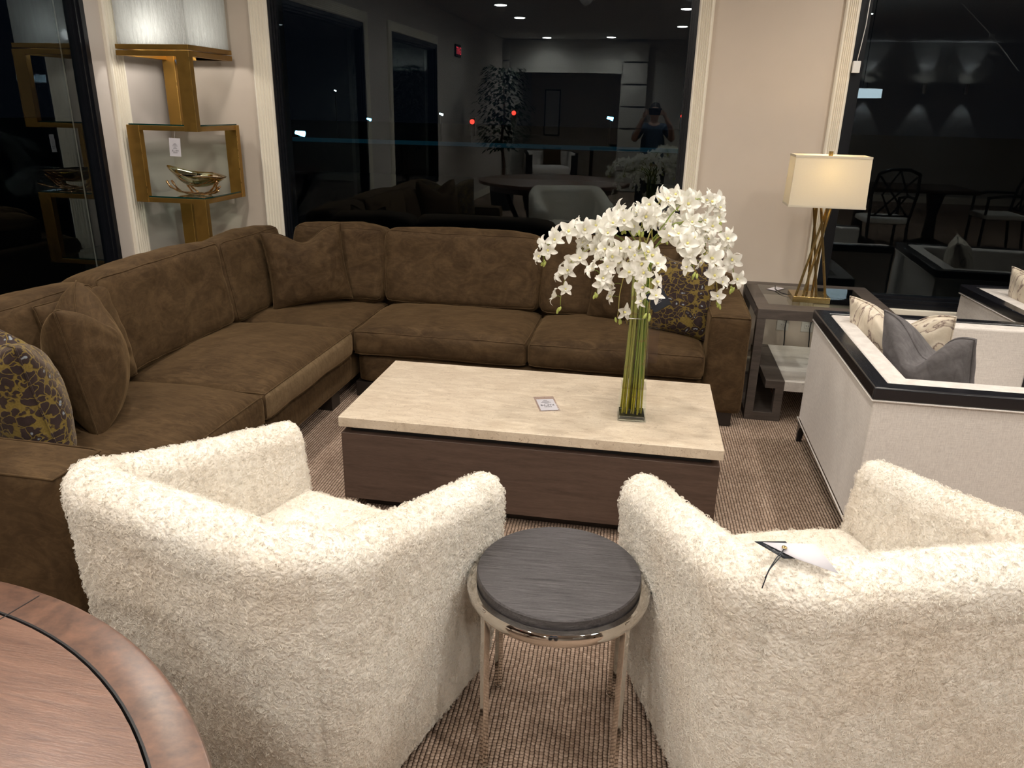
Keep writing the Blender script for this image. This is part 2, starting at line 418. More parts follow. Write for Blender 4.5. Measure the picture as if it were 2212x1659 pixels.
def cube_grid(nx, ny, nz):
    """surface of a unit cube -1..1 as a merged grid"""
    ids = {}; V = []; F = []
    def vid(i, j, k):
        key = (i, j, k)
        if key not in ids: ids[key] = len(V); V.append((2*i/nx-1, 2*j/ny-1, 2*k/nz-1))
        return ids[key]
    for i in range(nx):
        for j in range(ny):
            F.append((vid(i, j, 0), vid(i, j+1, 0), vid(i+1, j+1, 0), vid(i+1, j, 0)))
            F.append((vid(i, j, nz), vid(i+1, j, nz), vid(i+1, j+1, nz), vid(i, j+1, nz)))
    for i in range(nx):
        for k in range(nz):
            F.append((vid(i, 0, k), vid(i+1, 0, k), vid(i+1, 0, k+1), vid(i, 0, k+1)))
            F.append((vid(i, ny, k), vid(i, ny, k+1), vid(i+1, ny, k+1), vid(i+1, ny, k)))
    for j in range(ny):
        for k in range(nz):
            F.append((vid(0, j, k), vid(0, j, k+1), vid(0, j+1, k+1), vid(0, j+1, k)))
            F.append((vid(nx, j, k), vid(nx, j+1, k), vid(nx, j+1, k+1), vid(nx, j, k+1)))
    return V, F
def soft_fn(w_, d_, h_, r_, crown=.03, bulge=.01, wr=.006, seed=0, axis=2, wscale=5, pinch=0):
    H = (w_/2, d_/2, h_/2)
    def fn(p):
        q = [p[i]*H[i] for i in range(3)]
        inn = [max(-(H[i]-r_), min(H[i]-r_, q[i])) for i in range(3)]
        dv = Vector([q[i]-inn[i] for i in range(3)])
        if dv.length > 1e-9: dv = dv.normalized()*r_
        o = Vector(inn)+dv
        a, b, c = axis, (axis+1) % 3, (axis+2) % 3
        k = max(0, 1-p[b]**2)**.55*max(0, 1-p[c]**2)**.55
        o[a] += (1 if p[a] > 0 else -.35)*abs(p[a])**2*crown*k
        o[b] += p[b]*bulge*(1-p[a]**2)*(1-p[c]**2); o[c] += p[c]*bulge*(1-p[a]**2)*(1-p[b]**2)
        if wr:
            s_ = Vector((o.x*wscale+seed*7.3, o.y*wscale, o.z*wscale))
            nz = mnoise.noise(s_)+.5*mnoise.noise(s_*2.3)+.3*mnoise.noise(s_*5.1)
            n_ = Vector([(abs(p[i])**6)*math.copysign(1, p[i]) for i in range(3)])
            if n_.length > 0: o += n_.normalized()*nz*wr
        return o
    return fn
def soft(name, w_, d_, h_, r_, mat, parent, loc, rot=(0, 0, 0), n=12, seam=None, side=None, **kw):
    """stuffed cushion centred at loc; seam = list of signs of the cushion axis that carry a welt"""
    fn = soft_fn(w_, d_, h_, r_, **kw)
    mm = max(w_, d_, h_); st = mm/(n*2.4)
    V, F = cube_grid(max(6, int(w_/st)), max(6, int(d_/st)), max(6, int(h_/st)))
    g = G(); g.add([fn(p) for p in V], F)
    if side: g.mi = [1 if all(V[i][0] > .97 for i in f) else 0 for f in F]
    o = obj(name, g, [mat, side] if side else mat, parent, loc=loc, rot=rot, angle=180, sub=1)
    if seam:
        ax = kw.get('axis', 2)
        for sg in seam:
            pts = []
            K = 20
            loop = [(-1+2*i/K, -1) for i in range(K)]+[(1, -1+2*i/K) for i in range(K)]+[(1-2*i/K, 1) for i in range(K)]+[(-1, 1-2*i/K) for i in range(K)]
            for a, b in loop:
                p = [0, 0, 0]; p[ax] = sg; p[(ax+1) % 3] = a; p[(ax+2) % 3] = b; pts.append(fn(p))
            obj('welt', G().tube(pts, .0035, 6, closed=True), mat, o, angle=180)
    return o

def pillow(name, w_, h_, t_, mat, loc, rot, label, cat='throw pillow', chop=0.0, seed=0, piping=None, ears=.09, group=None, pm=None, wr=.008):
    n = 34; g = G(); pts = {}
    def pos(u, v, side):
        x = w_/2*u*(1-ears*(1-v*v)*abs(u)**1.5); z = h_/2*v*(1-ears*(1-u*u)*abs(v)**1.5)
        prof = max(0, (1-u*u))**.5*max(0, (1-v*v))**.5
        prof = prof**.85
        y = side*t_/2*prof
        if chop:
            k = math.exp(-(u/.42)**2)*((v+1)/2)**2.2
            z -= chop*k; y += side*t_*.18*k*(1 if v < .9 else (1-v)/.1)
        s_ = Vector((x*6+seed*3.1, y*6, z*6)); nz = mnoise.noise(s_)+.6*mnoise.noise(s_*2.2)
        rad = math.atan2(z, x); edge = max(abs(u), abs(v))
        fold = math.sin(rad*16+seed)*edge**3*(1-edge)*4
        y += side*(nz*wr+fold*wr*.8)*min(1, prof*3)
        return (x, y, z+h_/2)
    V = []; F = []; idx = {}
    for side in (-1, 1):
        for i in range(n+1):
            for j in range(n+1):
                u = math.sin((2*i/n-1)*PI/2)*.5+(2*i/n-1)*.5; v = math.sin((2*j/n-1)*PI/2)*.5+(2*j/n-1)*.5
                b = i in (0, n) or j in (0, n); key = (i, j, 0 if b else side)
                if key not in idx: idx[key] = len(V); V.append(pos(u, v, side))
    for side in (-1, 1):
        for i in range(n):
            for j in range(n):
                q = []
                for a, b in ((i, j), (i+1, j), (i+1, j+1), (i, j+1)):
                    bd = a in (0, n) or b in (0, n); q.append(idx[(a, b, 0 if bd else side)])
                F.append(tuple(q) if side < 0 else tuple(q[::-1]))
    g.add(V, F)
    root = thing(name, label, cat, loc, 0, group); root.rotation_euler = rot
    obj('cover', g, mat, root, angle=180, sub=1)
    K = 24
    loop = [(-1+2*i/K, -1) for i in range(K)]+[(1, -1+2*i/K) for i in range(K)]+[(1-2*i/K, 1) for i in range(K)]+[(-1, 1-2*i/K) for i in range(K)]
    obj('piping' if piping else 'seam', G().tube([pos(a, b, 1) for a, b in loop], piping or .003, 6, closed=True), pm or mat, root, angle=180)
    return root

def txt(s_, size, mat, parent, loc, rot=(0, 0, 0), name='lettering', ext=.0003, align='CENTER'):
    cu = bpy.data.curves.new('t', 'FONT'); cu.body = s_; cu.size = size; cu.extrude = ext; cu.align_x = align
    to = bpy.data.objects.new('t', cu); S.collection.objects.link(to); bpy.context.view_layer.update()
    me = bpy.data.meshes.new_from_object(to.evaluated_get(bpy.context.evaluated_depsgraph_get()))
    bpy.data.objects.remove(to); me.name = name; me.materials.clear(); me.materials.append(MT[mat])
    o = bpy.data.objects.new(name, me); S.collection.objects.link(o); o.parent = parent; o.location = loc; o.rotation_euler = rot
    return o
# ================================================================== SETTING
WT = .18
struct('floor', B(XL-.2, XR+.2, -11, W+WT, -.05, 0), 'carpet')
cg = B(XL-.2, XR+.2, YR-.1, W+WT, ZC, ZC+.1)
struct('ceiling', cg, 'ceiling_paint')
ZT, ZB = 2.42, .50
W2 = (-2.43, .175); W3 = (1.03, 4.9); W1 = (1.25, 4.17); W0 = (-1.67, .36)
g = B(XL-WT, XR, W, W+WT, 0, ZB); g.box(XL-WT, XR, W, W+WT, ZT, ZC)
g.box(XL-WT, W2[0], W, W+WT, ZB, ZT); g.box(W2[1], W3[0], W, W+WT, ZB, ZT); g.box(W3[1], XR, W, W+WT, ZB, ZT)
struct('wall_back', g, 'wall_paint', smooth=False)
g = B(XL-WT, XL, YR, W, 0, ZB+.03); g.box(XL-WT, XL, YR, W, ZT, ZC)
g.box(XL-WT, XL, W1[1], W, ZB+.03, ZT); g.box(XL-WT, XL, W0[1], W1[0], ZB+.03, ZT); g.box(XL-WT, XL, YR, W0[0], ZB+.03, ZT)
struct('wall_left', g, 'wall_left_paint', smooth=False)
struct('wall_right', B(XR, XR+.15, YR, W, 0, ZC), 'wall_paint')
g = B(XL, -3.03, YR-.2, YR, 0, ZC); g.box(-3.03, -.8, YR-.2, YR, 2.28, ZC); g.box(-.8, XR, YR-.2, YR, 0, ZC)
struct('wall_rear', g, 'rear_paint', smooth=False)
g = B(-3.04, -.79, YR, YR+.05, 2.28, 2.45)
struct('trim_1', g, 'rear_paint', bevel=.004)
k = 0
for x0, x1 in ((-.77, -.28), (-3.2, -3.05)):
    z = 0
    while z < 2.7:
        struct('trim_%d' % (20+k), B(x0, x1, YR, YR+.12, z+.014, min(z+.401, 2.86)), 'rear_paint', bevel=.008); z += .415; k += 1
# room seen through the opening in the rear wall
struct('wall_far', B(XL, 3, -10.6, -10.45, 0, ZC), 'wall_paint')
struct('wall_far_side', B(XL-.15, XL, -10.6, YR, 0, ZC), 'rear_paint')
struct('wall_far_right', B(1.6, 1.75, -10.5, YR-.2, 0, ZC), 'rear_paint')
struct('ceiling_far', B(XL-.2, 1.75, -10.6, YR-.1, 2.6, 2.7), 'ceiling_paint')

def casing(name, pts_fn, L0, L1, wd, dp=.028):
    """fluted casing: profile across the width, extruded along its length"""
    prof = [(0, 0), (0, dp*.7), (.008, dp)]
    nf = 5; x = .014; st = (wd-.028)/nf
    for i in range(nf):
        prof += [(x, dp), (x+st*.18, dp*.75), (x+st*.6, dp*.7), (x+st*.85, dp)]; x += st
    prof += [(wd-.008, dp), (wd, dp*.7), (wd, 0)]
    g = G(); g.loft([[pts_fn(a, b, L) for a, b in prof] for L in (L0, L1)])
    return struct(name, g, 'trim_paint', angle=25)
y0 = W
casing('trim_2', lambda a, b, L: (W2[0]-.125+a, W-b, L), .0, ZT+.11, .125)
casing('trim_3', lambda a, b, L: (W2[1]+a, W-b, L), .0, ZT+.11, .085)
casing('trim_4', lambda a, b, L: (L, W-b, ZT+a), W2[0], W2[1], .11)
casing('trim_5', lambda a, b, L: (W3[0]-.078+a, W-b, L), ZB-.04, ZT+.11, .078)
casing('trim_6', lambda a, b, L: (W3[1]+a, W-b, L), ZB-.04, ZT+.11, .085)
casing('trim_7', lambda a, b, L: (L, W-b, ZT+a), W3[0], W3[1], .11)
casing('trim_8', lambda a, b, L: (XL+b, W1[1]+.14+a, L), .0, ZT+.11, .13)
casing('trim_9', lambda a, b, L: (XL+b, W1[0]-.10+a, L), .0, ZT+.11, .10)
casing('trim_10', lambda a, b, L: (XL+b, L, ZT+a), W1[0], W1[1]+.27, .11)
casing('trim_11', lambda a, b, L: (XL+b, W0[1]+a, L), .0, ZT+.11, .10)
casing('trim_12', lambda a, b, L: (XL+b, L, ZT+a), W0[0], W0[1], .11)
struct('trim_13', B(W3[0], W3[1], W-.035, W+.05, ZB-.03, ZB+.004), 'trim_paint', bevel=.004)
struct('trim_14', B(W2[0], W2[1], W-.035, W+.05, ZB-.03, ZB+.004), 'trim_paint', bevel=.004)
struct('trim_15', B(XL-.05, XL+.035, W1[0], W1[1], ZB, ZB+.034), 'trim_paint', bevel=.004)
struct('baseboard_back', B(XL, XR, W-.018, W, 0, .13), 'trim_paint', bevel=.004)
struct('baseboard_left', B(XL, XL+.018, YR, W-.02, 0, .13), 'trim_paint', bevel=.004)
struct('baseboard_rear', B(-.27, XR, YR, YR+.018, 0, .13), 'trim_paint', bevel=.004)

def window(name, axis, a0, a1, z0, z1, fwid=.065, dk=1.0):
    """black metal frame with one big pane; axis 'x' = in the back wall, 'y' = in the left wall"""
    def bx(g, u0, u1, d0, d1, z0_, z1_):
        if axis == 'x': g.box(u0, u1, W+d0, W+d1, z0_, z1_)
        else: g.box(XL-d1, XL-d0, u0, u1, z0_, z1_)
    g = G()
    for d0, d1, f in ((-.012, .05, fwid*.45), (.0, .09, fwid*.75), (.03*dk, .11, fwid)):
        bx(g, a0, a0+f, d0, d1, z0, z1); bx(g, a1-f, a1, d0, d1, z0, z1)
        bx(g, a0+f, a1-f, d0, d1, z0, z0+f); bx(g, a0+f, a1-f, d0, d1, z1-f, z1)
    fr = struct(name, g, 'black_frame', smooth=False)
    p = G(); bx(p, a0+fwid*.8, a1-fwid*.8, .06*dk, .06*dk+.008, z0+fwid*.8, z1-fwid*.8)
    pane = obj('pane', p, 'window_glass', fr, smooth=False)
    return fr
window('window_1', 'y', W1[0], W1[1], ZB+.03, ZT, .075, .6)
window('window_2', 'x', W2[0], W2[1], ZB, ZT, .042, .5)
window('window_3', 'x', W3[0], W3[1], ZB, ZT, .07)
window('window_4', 'y', W0[0], W0[1], ZB+.03, ZT, .08)

# outside, night
struct('ground', B(-60, 60, W+WT, 90, -.35, -.3), 'asphalt')
struct('ground_left', B(-60, XL-WT, -30, W+WT, -.35, -.3), 'asphalt')
cp, sp_ = math.cos(pitch), math.sin(pitch)
def street_point(px, py, Y):
    d = fw+rt2*((px-1106)/CF)-up2*((py-829.5)/CF); return Vector((0, 0, CAM_H))+d*(Y/d.y)
for px, py, Y, mt, rr, lab in ((797, 258, 30, 'street_blue', .05, 'distant blue-white street lamp beside a reflected column'),
                          (648, 288, 26, 'street_blue', .10, 'distant blue street lamp outside the middle window, far left'),
                          (953, 247, 32, 'street_white', .045, 'small pale street lamp left of the reflected tree'),
                          (1318, 256, 30, 'street_blue', .07, 'blue-white street lamp seen outside above the flowers'),
                          (724, 196, 40, 'street_white', .03, 'tiny far street lamp high in the middle window')):
    p = street_point(px, py, Y)
    t = thing('street_lamp', lab, 'street lamp', (p.x, p.y, -.3))
    h = p.z+.3
    obj('pole', G().tube([(0, 0, 0), (0, 0, h)], .035, 8), 'black_plastic', t)
    obj('lamp_head', G().tube([(-rr*1.6, 0, h+.03), (rr*1.6, 0, h-.02)], [rr*.6, rr], 10), mt, t)
for px, py, Y, lab in ((1020, 263, 30, 'distant red traffic signal left of the reflected tree'), (1110, 244, 34, 'distant red traffic signal at the reflected doorway edge'),
                  (1475, 251, 34, 'distant red traffic signal near the window edge')):
    p = street_point(px, py, Y); t = thing('traffic_light', lab, 'traffic light', (p.x, p.y, -.3)); h = p.z+.3
    obj('pole', G().tube([(0, 0, 0), (0, 0, h-.2)], .04, 8), 'black_plastic', t)
    obj('housing', B(-.12, .12, 0, .15, h-.5, h+.16), 'black_plastic', t, bevel=.02)
    obj('red_lens', G().tube([(0, -.02, h), (0, .02, h)], [.085, .09], 14), 'street_red', t)
p = street_point(665, 312, 24)
t = thing('street_lamp', 'low orange lamp outside under the blue street lamp', 'street lamp', (p.x, p.y, -.3))
obj('pole', G().tube([(0, 0, 0), (0, 0, p.z+.3)], .03, 8), 'black_plastic', t)
obj('lamp_head', G().tube([(-.08, 0, p.z+.3), (.08, 0, p.z+.3)], .05, 10), 'street_orange', t)
pa, pb = street_point(600, 316, 22), street_point(1480, 330, 22)
nb = thing('streak_backing', 'added low dark box outside carrying a dim blue streak of light, across the middle window', 'wall', (0, 22, -.3))  # made-up wall and strip standing in for a faint streak of light
obj('backing_box', G().box(pa.x, pb.x, 0, .3, 0, pb.z+.28), 'asphalt', nb)
obj('light_streak', G().box(pa.x, pb.x, -.04, 0, pb.z+.29, pb.z+.40), 'streak_blue', nb)

# ------------------------------------------------------------------ ceiling lights
names = {}
for i, (x, y, e) in enumerate(LIGHTS):
    lab = 'recessed round ceiling downlight, one of the reflected grid and the unseen ones added to it'
    t = thing('downlight', lab, 'ceiling light', (x, y, ZC), 0, 'recessed ceiling downlights')
    obj('trim_ring', G().lathe([(.062, 0), (.085, -.004), (.09, -.012), (.085, -.014), (.060, -.006), (.058, 0)], 28), 'white_plastic', t)
    obj('lamp_lens', G().lathe([(0, -.026), (.06, -.024), (.082, -.018), (.084, -.006), (0, -.004)], 24), 'downlight_glow', t, angle=180)
    ld = bpy.data.lights.new('downlight_beam', 'SPOT'); ld.energy = e; ld.color = LIGHT_COL; ld.spot_size = R(168); ld.spot_blend = 1; ld.shadow_soft_size = .08
    lo = bpy.data.objects.new('downlight_beam', ld); S.collection.objects.link(lo); lo.location = (x, y, ZC-.03); lo.parent = None
for x, y, e in ((-2.6, -8.2, 40), (-1.2, -8.6, 40)):
    t = thing('downlight', 'recessed ceiling downlight in the room behind the opening', 'ceiling light', (x, y, 2.6), 0, 'rear room downlights')
    obj('trim_ring', G().lathe([(.062, 0), (.085, -.004), (.09, -.012), (.085, -.014), (.060, -.006), (.058, 0)], 28), 'white_plastic', t)
    obj('lamp_lens', G().lathe([(0, -.026), (.06, -.024), (.082, -.018), (.084, -.006), (0, -.004)], 24), 'downlight_glow', t, angle=180)
    ld = bpy.data.lights.new('downlight_beam', 'SPOT'); ld.energy = e; ld.color = LIGHT_COL; ld.spot_size = R(120); ld.spot_blend = .8; ld.shadow_soft_size = .05
    lo = bpy.data.objects.new('downlight_beam', ld); S.collection.objects.link(lo); lo.location = (x, y, 2.57)

# ================================================================== SECTIONAL SOFA
VB = 'velvet_brown'
sofa = thing('sectional_sofa', 'dark brown velvet L-shaped sectional sofa with loose back cushions against the windows', 'sofa', (-1.1, 4.0, 0))
O = Vector(sofa.location)
def sl(x, y, z): return (x-O.x, y-O.y, z-O.z)
YF, XFf = 3.92, -1.62
def base(name, x0, x1, y0, y1, z0, z1):
    return soft(name, x1-x0, y1-y0, z1-z0, .018, VB, sofa, sl((x0+x1)/2, (y0+y1)/2, (z0+z1)/2), n=8, crown=0, bulge=.004, wr=.002)
base('base', XFf+.02, .35, YF-.01, 4.72, .085, .262)
base('base', -2.5, XFf, 1.84, 4.72, .085, .262)
base('back_frame', -2.5, .55, 4.60, 4.76, .085, .70)
base('back_frame', -2.56, -2.42, 1.63, 4.74, .085, .70)
def arm(x0, x1, y0, y1, z1):
    a = soft('arm', x1-x0, y1-y0, z1-.075, .022, VB, sofa, sl((x0+x1)/2, (y0+y1)/2, (z1+.075)/2), n=14, crown=.006, bulge=.006, wr=.003, seam=[1], seed=3)
arm(.347, .56, 3.93, 4.75, .613)
arm(-2.54, -1.56, 1.62, 1.835, .613)
def seat(x0, x1, y0, y1, seed, crown=.06, z0=.262, z1=.405, side=None):
    soft('seat_cushion', x1-x0, y1-y0, z1-z0, .03, VB, sofa, sl((x0+x1)/2, (y0+y1)/2, (z0+z1)/2), n=16, crown=crown, bulge=.014, wr=.008, seed=seed, seam=[1, -1], wscale=4, side=side)
seat(-1.60, -.605, YF-.03, 4.55, 1)
seat(-.60, .343, YF-.03, 4.55, 2)
seat(-2.38, -1.605, 3.895, 4.55, 3, crown=.03)
seat(-2.38, XFf+.03, 2.865, 3.89, 4, side='velvet_brushed_sheen')
seat(-2.38, XFf+.03, 1.84, 2.86, 5)
def backc(cx_, cy_, wid, face, seed, h=.46, th=.22, tilt=9, z=.43, dz=0):
    rz = {'y': 0, 'x': PI/2}[face]
    if face == 'y': rot = (R(-tilt), 0, 0)
    else: rot = (R(-tilt), 0, PI/2)
    fnax = 1
    soft('back_cushion', wid, th, h, .05, VB, sofa, sl(cx_, cy_, z+h/2-.02+dz), rot, n=14, axis=1, crown=.026, bulge=.028, wr=.012, seed=seed, seam=[-1, 1], wscale=4)
backc(-1.115, 4.565, .975, 'y', 11, dz=.005)
backc(-.14, 4.575, .96, 'y', 12)
backc(-1.91, 4.575, .60, 'y', 13, dz=.005)
backc(-2.36, 4.14, .70, 'x', 14)
backc(-2.355, 3.29, .98, 'x', 15, dz=.01)
backc(-2.355, 2.32, .95, 'x', 16)
for x, y in ((.46, 4.0), (.46, 4.66), (-1.55, 3.98), (-.6, 3.98), (-1.7, 3.72), (-1.68, 1.72), (-2.46, 1.72), (-2.46, 4.66), (-1.7, 2.86)):
    obj('foot', B(-.055, .055, -.055, .055, 0, .09), 'dark_wood_foot', sofa, bevel=.003, loc=sl(x, y, 0))

# throw pillows; rot = (lean, roll, heading)
ZS = .435
pillow('throw_pillow', .51, .49, .25, VB, (-2.03, 2.43, ZS), (R(-8), 0, R(121)), 'brown velvet pillow with a chopped top, beside the leopard one at left', chop=.12, seed=1, ears=.05)
pillow('throw_pillow', .46, .43, .15, VB, (-2.20, 2.66, ZS), (R(-12), 0, R(96)), 'brown velvet pillow lying back behind the chopped one at the left end', chop=0, seed=2, ears=.05)
pillow('throw_pillow', .56, .46, .26, 'leopard_fabric', (-2.03, 2.07, ZS+.01), (R(-10), 0, R(150)), 'ochre leopard pattern velvet pillow by the near arm of the sofa', chop=.09, seed=3, ears=.04)
pillow('throw_pillow', .49, .47, .18, VB, (-1.99, 4.27, ZS), (R(-10), R(-4), R(38)), 'brown velvet pillow propped in the corner of the sofa', chop=.075, seed=4, ears=.07)
pillow('throw_pillow', .52, .47, .19, VB, (-.09, 4.29, ZS), (R(-12), 0, R(-24)), 'brown velvet pillow behind the orchid vase on the right seat', chop=.03, seed=5, ears=.06)
pillow('throw_pillow', .46, .46, .17, 'leopard_fabric', (.13, 4.16, ZS), (R(-13), R(4), R(-10)), 'ochre leopard pattern pillow leaning on the right arm of the sofa', chop=.04, seed=6, ears=.07)

# ================================================================== COFFEE TABLE
ct = thing('coffee_table', 'low rectangular coffee table with cream stone top and dark brown wood base', 'coffee table', (-.418, 3.03, 0), R(.6))
obj('stone_top', B(-.755, .755, -.372, .372, .378, .42), 'travertine', ct, bevel=.003)
obj('recess', B(-.715, .715, -.335, .335, .34, .378), 'black_plastic', ct)
g = G(); g.box(-.748, .748, -.365, .365, .055, .35)
obj('wood_base', g, 'walnut_dark', ct, bevel=.0025)
obj('plinth', B(-.68, .68, -.30, .30, 0, .055), 'dark_wood_foot', ct)

def price_tag(name, label, wd, hg, loc, rot, plastic=True, price=None, cat='price tag', lines=5, mat='paper'):
    t = thing(name, label, cat, loc); t.rotation_euler = rot
    if plastic:
        obj('sleeve', B(-wd/2, wd/2, -hg*.5, hg*.5, 0, .0012), 'clear_plastic', t)
        obj('paper_card', B(-wd*.42, wd*.42, -hg*.46, hg*.30, .0013, .0018), mat, t)
    else:
        obj('paper_card', B(-wd/2, wd/2, -hg/2, hg/2, 0, .0015), mat, t)
    ink = 'ink' if mat == 'paper' else 'paper'
    g = G(); yy = hg*.20
    for i in range(lines):
        ww = wd*(.2+.14*((i*37) % 3)); g.box(-ww/2, ww/2, yy-hg*.010, yy+hg*.010, .0019, .0021); yy -= hg*.065
    obj('printed_lines', g, ink, t, smooth=False)
    if price:
        txt(price, hg*.13, ink, t, (0, yy-hg*.10, .0020), name='price_lettering')
        g = G()
        for i in range(14):
            x = -wd*.17+i*wd*.026; g.box(x, x+wd*(.008 if i % 3 else .016), yy-hg*.20, yy-hg*.13, .0019, .0021)
        obj('barcode', g, ink, t, smooth=False)
    return t
price_tag('price_tag', 'price card in a clear sleeve lying on the stone coffee table', .088, .168, (-.37, 2.985, .4205), (0, 0, R(18)), price='$4,474', lines=4)

# ================================================================== ARMCHAIRS IN SHEEPSKIN
def barrel_section():
    pass
def tub_chair(label, x, y, rz):
    t = thing('sheepskin_armchair', label, 'armchair', (x, y, 0), rz, 'pair of sheepskin tub chairs')
    hw, dp, rc, th = .415, .74, .18, .13
    # plan path of the outer face: right front -> back -> left front (front is +Y)
    P = []; L = dp-rc
    def plan(s):
        # s in 0..1 ; total = L + arc + (2hw-2rc) + arc + L
        arc = PI/2*rc; mid = 2*hw-2*rc; tot = 2*L+2*arc+mid; d = s*tot
        if d < L: return (hw, dp/2-d), (1, 0), d
        d -= L
        if d < arc:
            a = d/rc; return (hw-rc+rc*math.cos(a), -dp/2+rc-rc*math.sin(a)), (math.cos(a), -math.sin(a)), 0
        d -= arc
        if d < mid: return (hw-rc-d, -dp/2), (0, -1), 0
        d -= mid
        if d < arc:
            a = d/rc; return (-hw+rc-rc*math.sin(a), -dp/2+rc-rc*math.cos(a)), (-math.sin(a), -math.cos(a)), 0
        d -= arc
        return (-hw, -dp/2+rc+d), (-1, 0), 0
    NS, NC = 460, 240
    def section(s):
        (px, py), (nx, ny), _ = plan(s)
        fr = (py+dp/2)/dp                       # 0 back .. 1 front
        zt = .815-.155*min(1, max(0, fr-.08)/.92)**.78
        thk = th*(1-.08*fr)
        r_ = thk/2
        return px, py, nx, ny, zt, thk, r_
    rows = []
    TOT = 2*L+PI*rc+2*hw-2*rc; SEAMS = (.09, L+PI/4*rc, TOT-L-PI/4*rc, TOT-.09)
    def ring(s, shrink=0.0, push=0.0):
        s_d = s*TOT if shrink == 0 else None
        px, py, nx, ny, zt, thk, r_ = section(s)
        out = []
        # closed cross-section: outer face up, round top, inner face down, underside
        z0 = .035; ztop = zt-r_
        n1, n2, n3, n4 = int(NC*.42), int(NC*.16), int(NC*.34), NC-int(NC*.42)-int(NC*.16)-int(NC*.34)
        for i in range(n1):
            k = i/n1; z = z0+(ztop-z0)*k
            o = -.045*(1-k)**1.4+.008*math.sin(PI*k)       # taper in towards the floor
            dz_ = z-(zt-.125); o += .005/(1+math.exp(-dz_/.02))-.0015*math.exp(-(dz_/.011)**2)
            if s_d is not None:
                for ds in SEAMS: o -= .0045*math.exp(-((s_d-ds)/.007)**2)
            out.append((o, z))
        for i in range(n2):
            a = PI*i/n2; out.append((-r_+(r_+.005*max(0, math.cos(a)))*math.cos(a), ztop+r_*math.sin(a)))
        for i in range(n3):
            k = i/n3; z = ztop-(ztop-.25)*k
            out.append((-thk-.02*math.sin(PI*k*.8), z))
        for i in range(n4):
            k = i/n4; out.append((-thk-.0+(thk-.045)*k, .25+(z0-.25)*k))
        cz = (zt+.05)/2; pts = []
        for o, z in out:
            oo = -thk/2+(o+thk/2)*(1-shrink); zz = cz+(z-cz)*(1-shrink*.10)
            zz = min(zz, zt-shrink*r_*.6)
            pts.append((px+nx*oo, py+ny*oo+push, zz))
        return pts
    # rounded arm fronts
    caps = [(1-math.cos(a)) for a in (PI/2, PI*.42, PI*.34, PI*.26, PI*.18, PI*.1)]
    for k, a in enumerate((0, .2, .4, .6, .8, .9)):
        rows.append(ring(0, shrink=(1-math.sin(math.acos(1-a)))*.97 if a > 0 else .97, push=.05*(1-a)))
    for i in range(NS+1): rows.append(ring(i/NS))
    for k, a in enumerate((.9, .8, .6, .4, .2, 0)):
        rows.append(ring(1, shrink=(1-math.sin(math.acos(1-a)))*.97 if a > 0 else .97, push=.05*(1-a)))
    g = G().loft(rows)
    # seams: soft vertical valleys at the corner joins and behind the arm fronts
    v = np.array(g.v); g.v = [tuple(p) for p in v]
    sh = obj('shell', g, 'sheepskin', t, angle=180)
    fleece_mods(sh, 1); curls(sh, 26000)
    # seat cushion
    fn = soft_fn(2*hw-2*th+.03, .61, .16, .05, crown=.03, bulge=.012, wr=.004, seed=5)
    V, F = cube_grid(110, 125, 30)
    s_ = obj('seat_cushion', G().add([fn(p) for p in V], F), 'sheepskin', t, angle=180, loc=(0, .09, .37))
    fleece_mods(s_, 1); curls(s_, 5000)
    base_ = obj('seat_base', B(-hw+.09, hw-.09, -.30, .37, .04, .30), 'sheepskin', t, bevel=.02)
    for sx in (-1, 1):
        for sy in (-1, 1):
            obj('foot', G().lathe([(.022, 0), (.026, .045)], 16), 'dark_wood_foot', t, loc=(sx*.26, sy*.24, 0))
    return t
tx1 = bpy.data.textures.new('curl', 'VORONOI'); tx1.noise_scale = .0105; tx1.distance_metric = 'DISTANCE'; tx1.weight_1 = 1; tx1.noise_intensity = 1.3
tx2 = bpy.data.textures.new('tuft', 'CLOUDS'); tx2.noise_scale = .0085; tx2.noise_depth = 2
tx3 = bpy.data.textures.new('lump', 'CLOUDS'); tx3.noise_scale = .09; tx3.noise_depth = 1
def curls(o, count):
    m_ = o.modifiers.new('curls', 'PARTICLE_SYSTEM'); ps = m_.particle_system.settings; ps.type = 'HAIR'; ps.count = count
    ps.hair_length = .008; ps.hair_step = 3; ps.render_step = 3; ps.display_step = 3
    ps.normal_factor = .0010; ps.tangent_factor = 0; ps.factor_random = .0012
    ps.child_type = 'INTERPOLATED'; ps.rendered_child_count = 7; ps.child_percent = 0
    ps.clump_factor = .75; ps.clump_shape = .3; ps.roughness_2 = .0015; ps.roughness_endpoint = .001
    ps.kink = 'CURL'; ps.kink_amplitude = .0018; ps.kink_frequency = 1.5
    ps.root_radius = .45; ps.tip_radius = .25; ps.radius_scale = .0016; ps.use_close_tip = False
    ps.material = 1
def fleece_mods(o, k):
    for tx, st in ((tx3, .006), (tx2, .0022), (tx1, -.0028)):
        d = o.modifiers.new('d', 'DISPLACE'); d.texture = tx; d.strength = st*k; d.mid_level = .5; d.texture_coords = 'LOCAL'
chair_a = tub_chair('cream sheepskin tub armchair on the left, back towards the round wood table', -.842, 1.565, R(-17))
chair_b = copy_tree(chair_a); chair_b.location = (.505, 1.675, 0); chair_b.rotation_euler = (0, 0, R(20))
chair_b['label'] = 'cream sheepskin tub armchair on the right, with a price tag on its back'

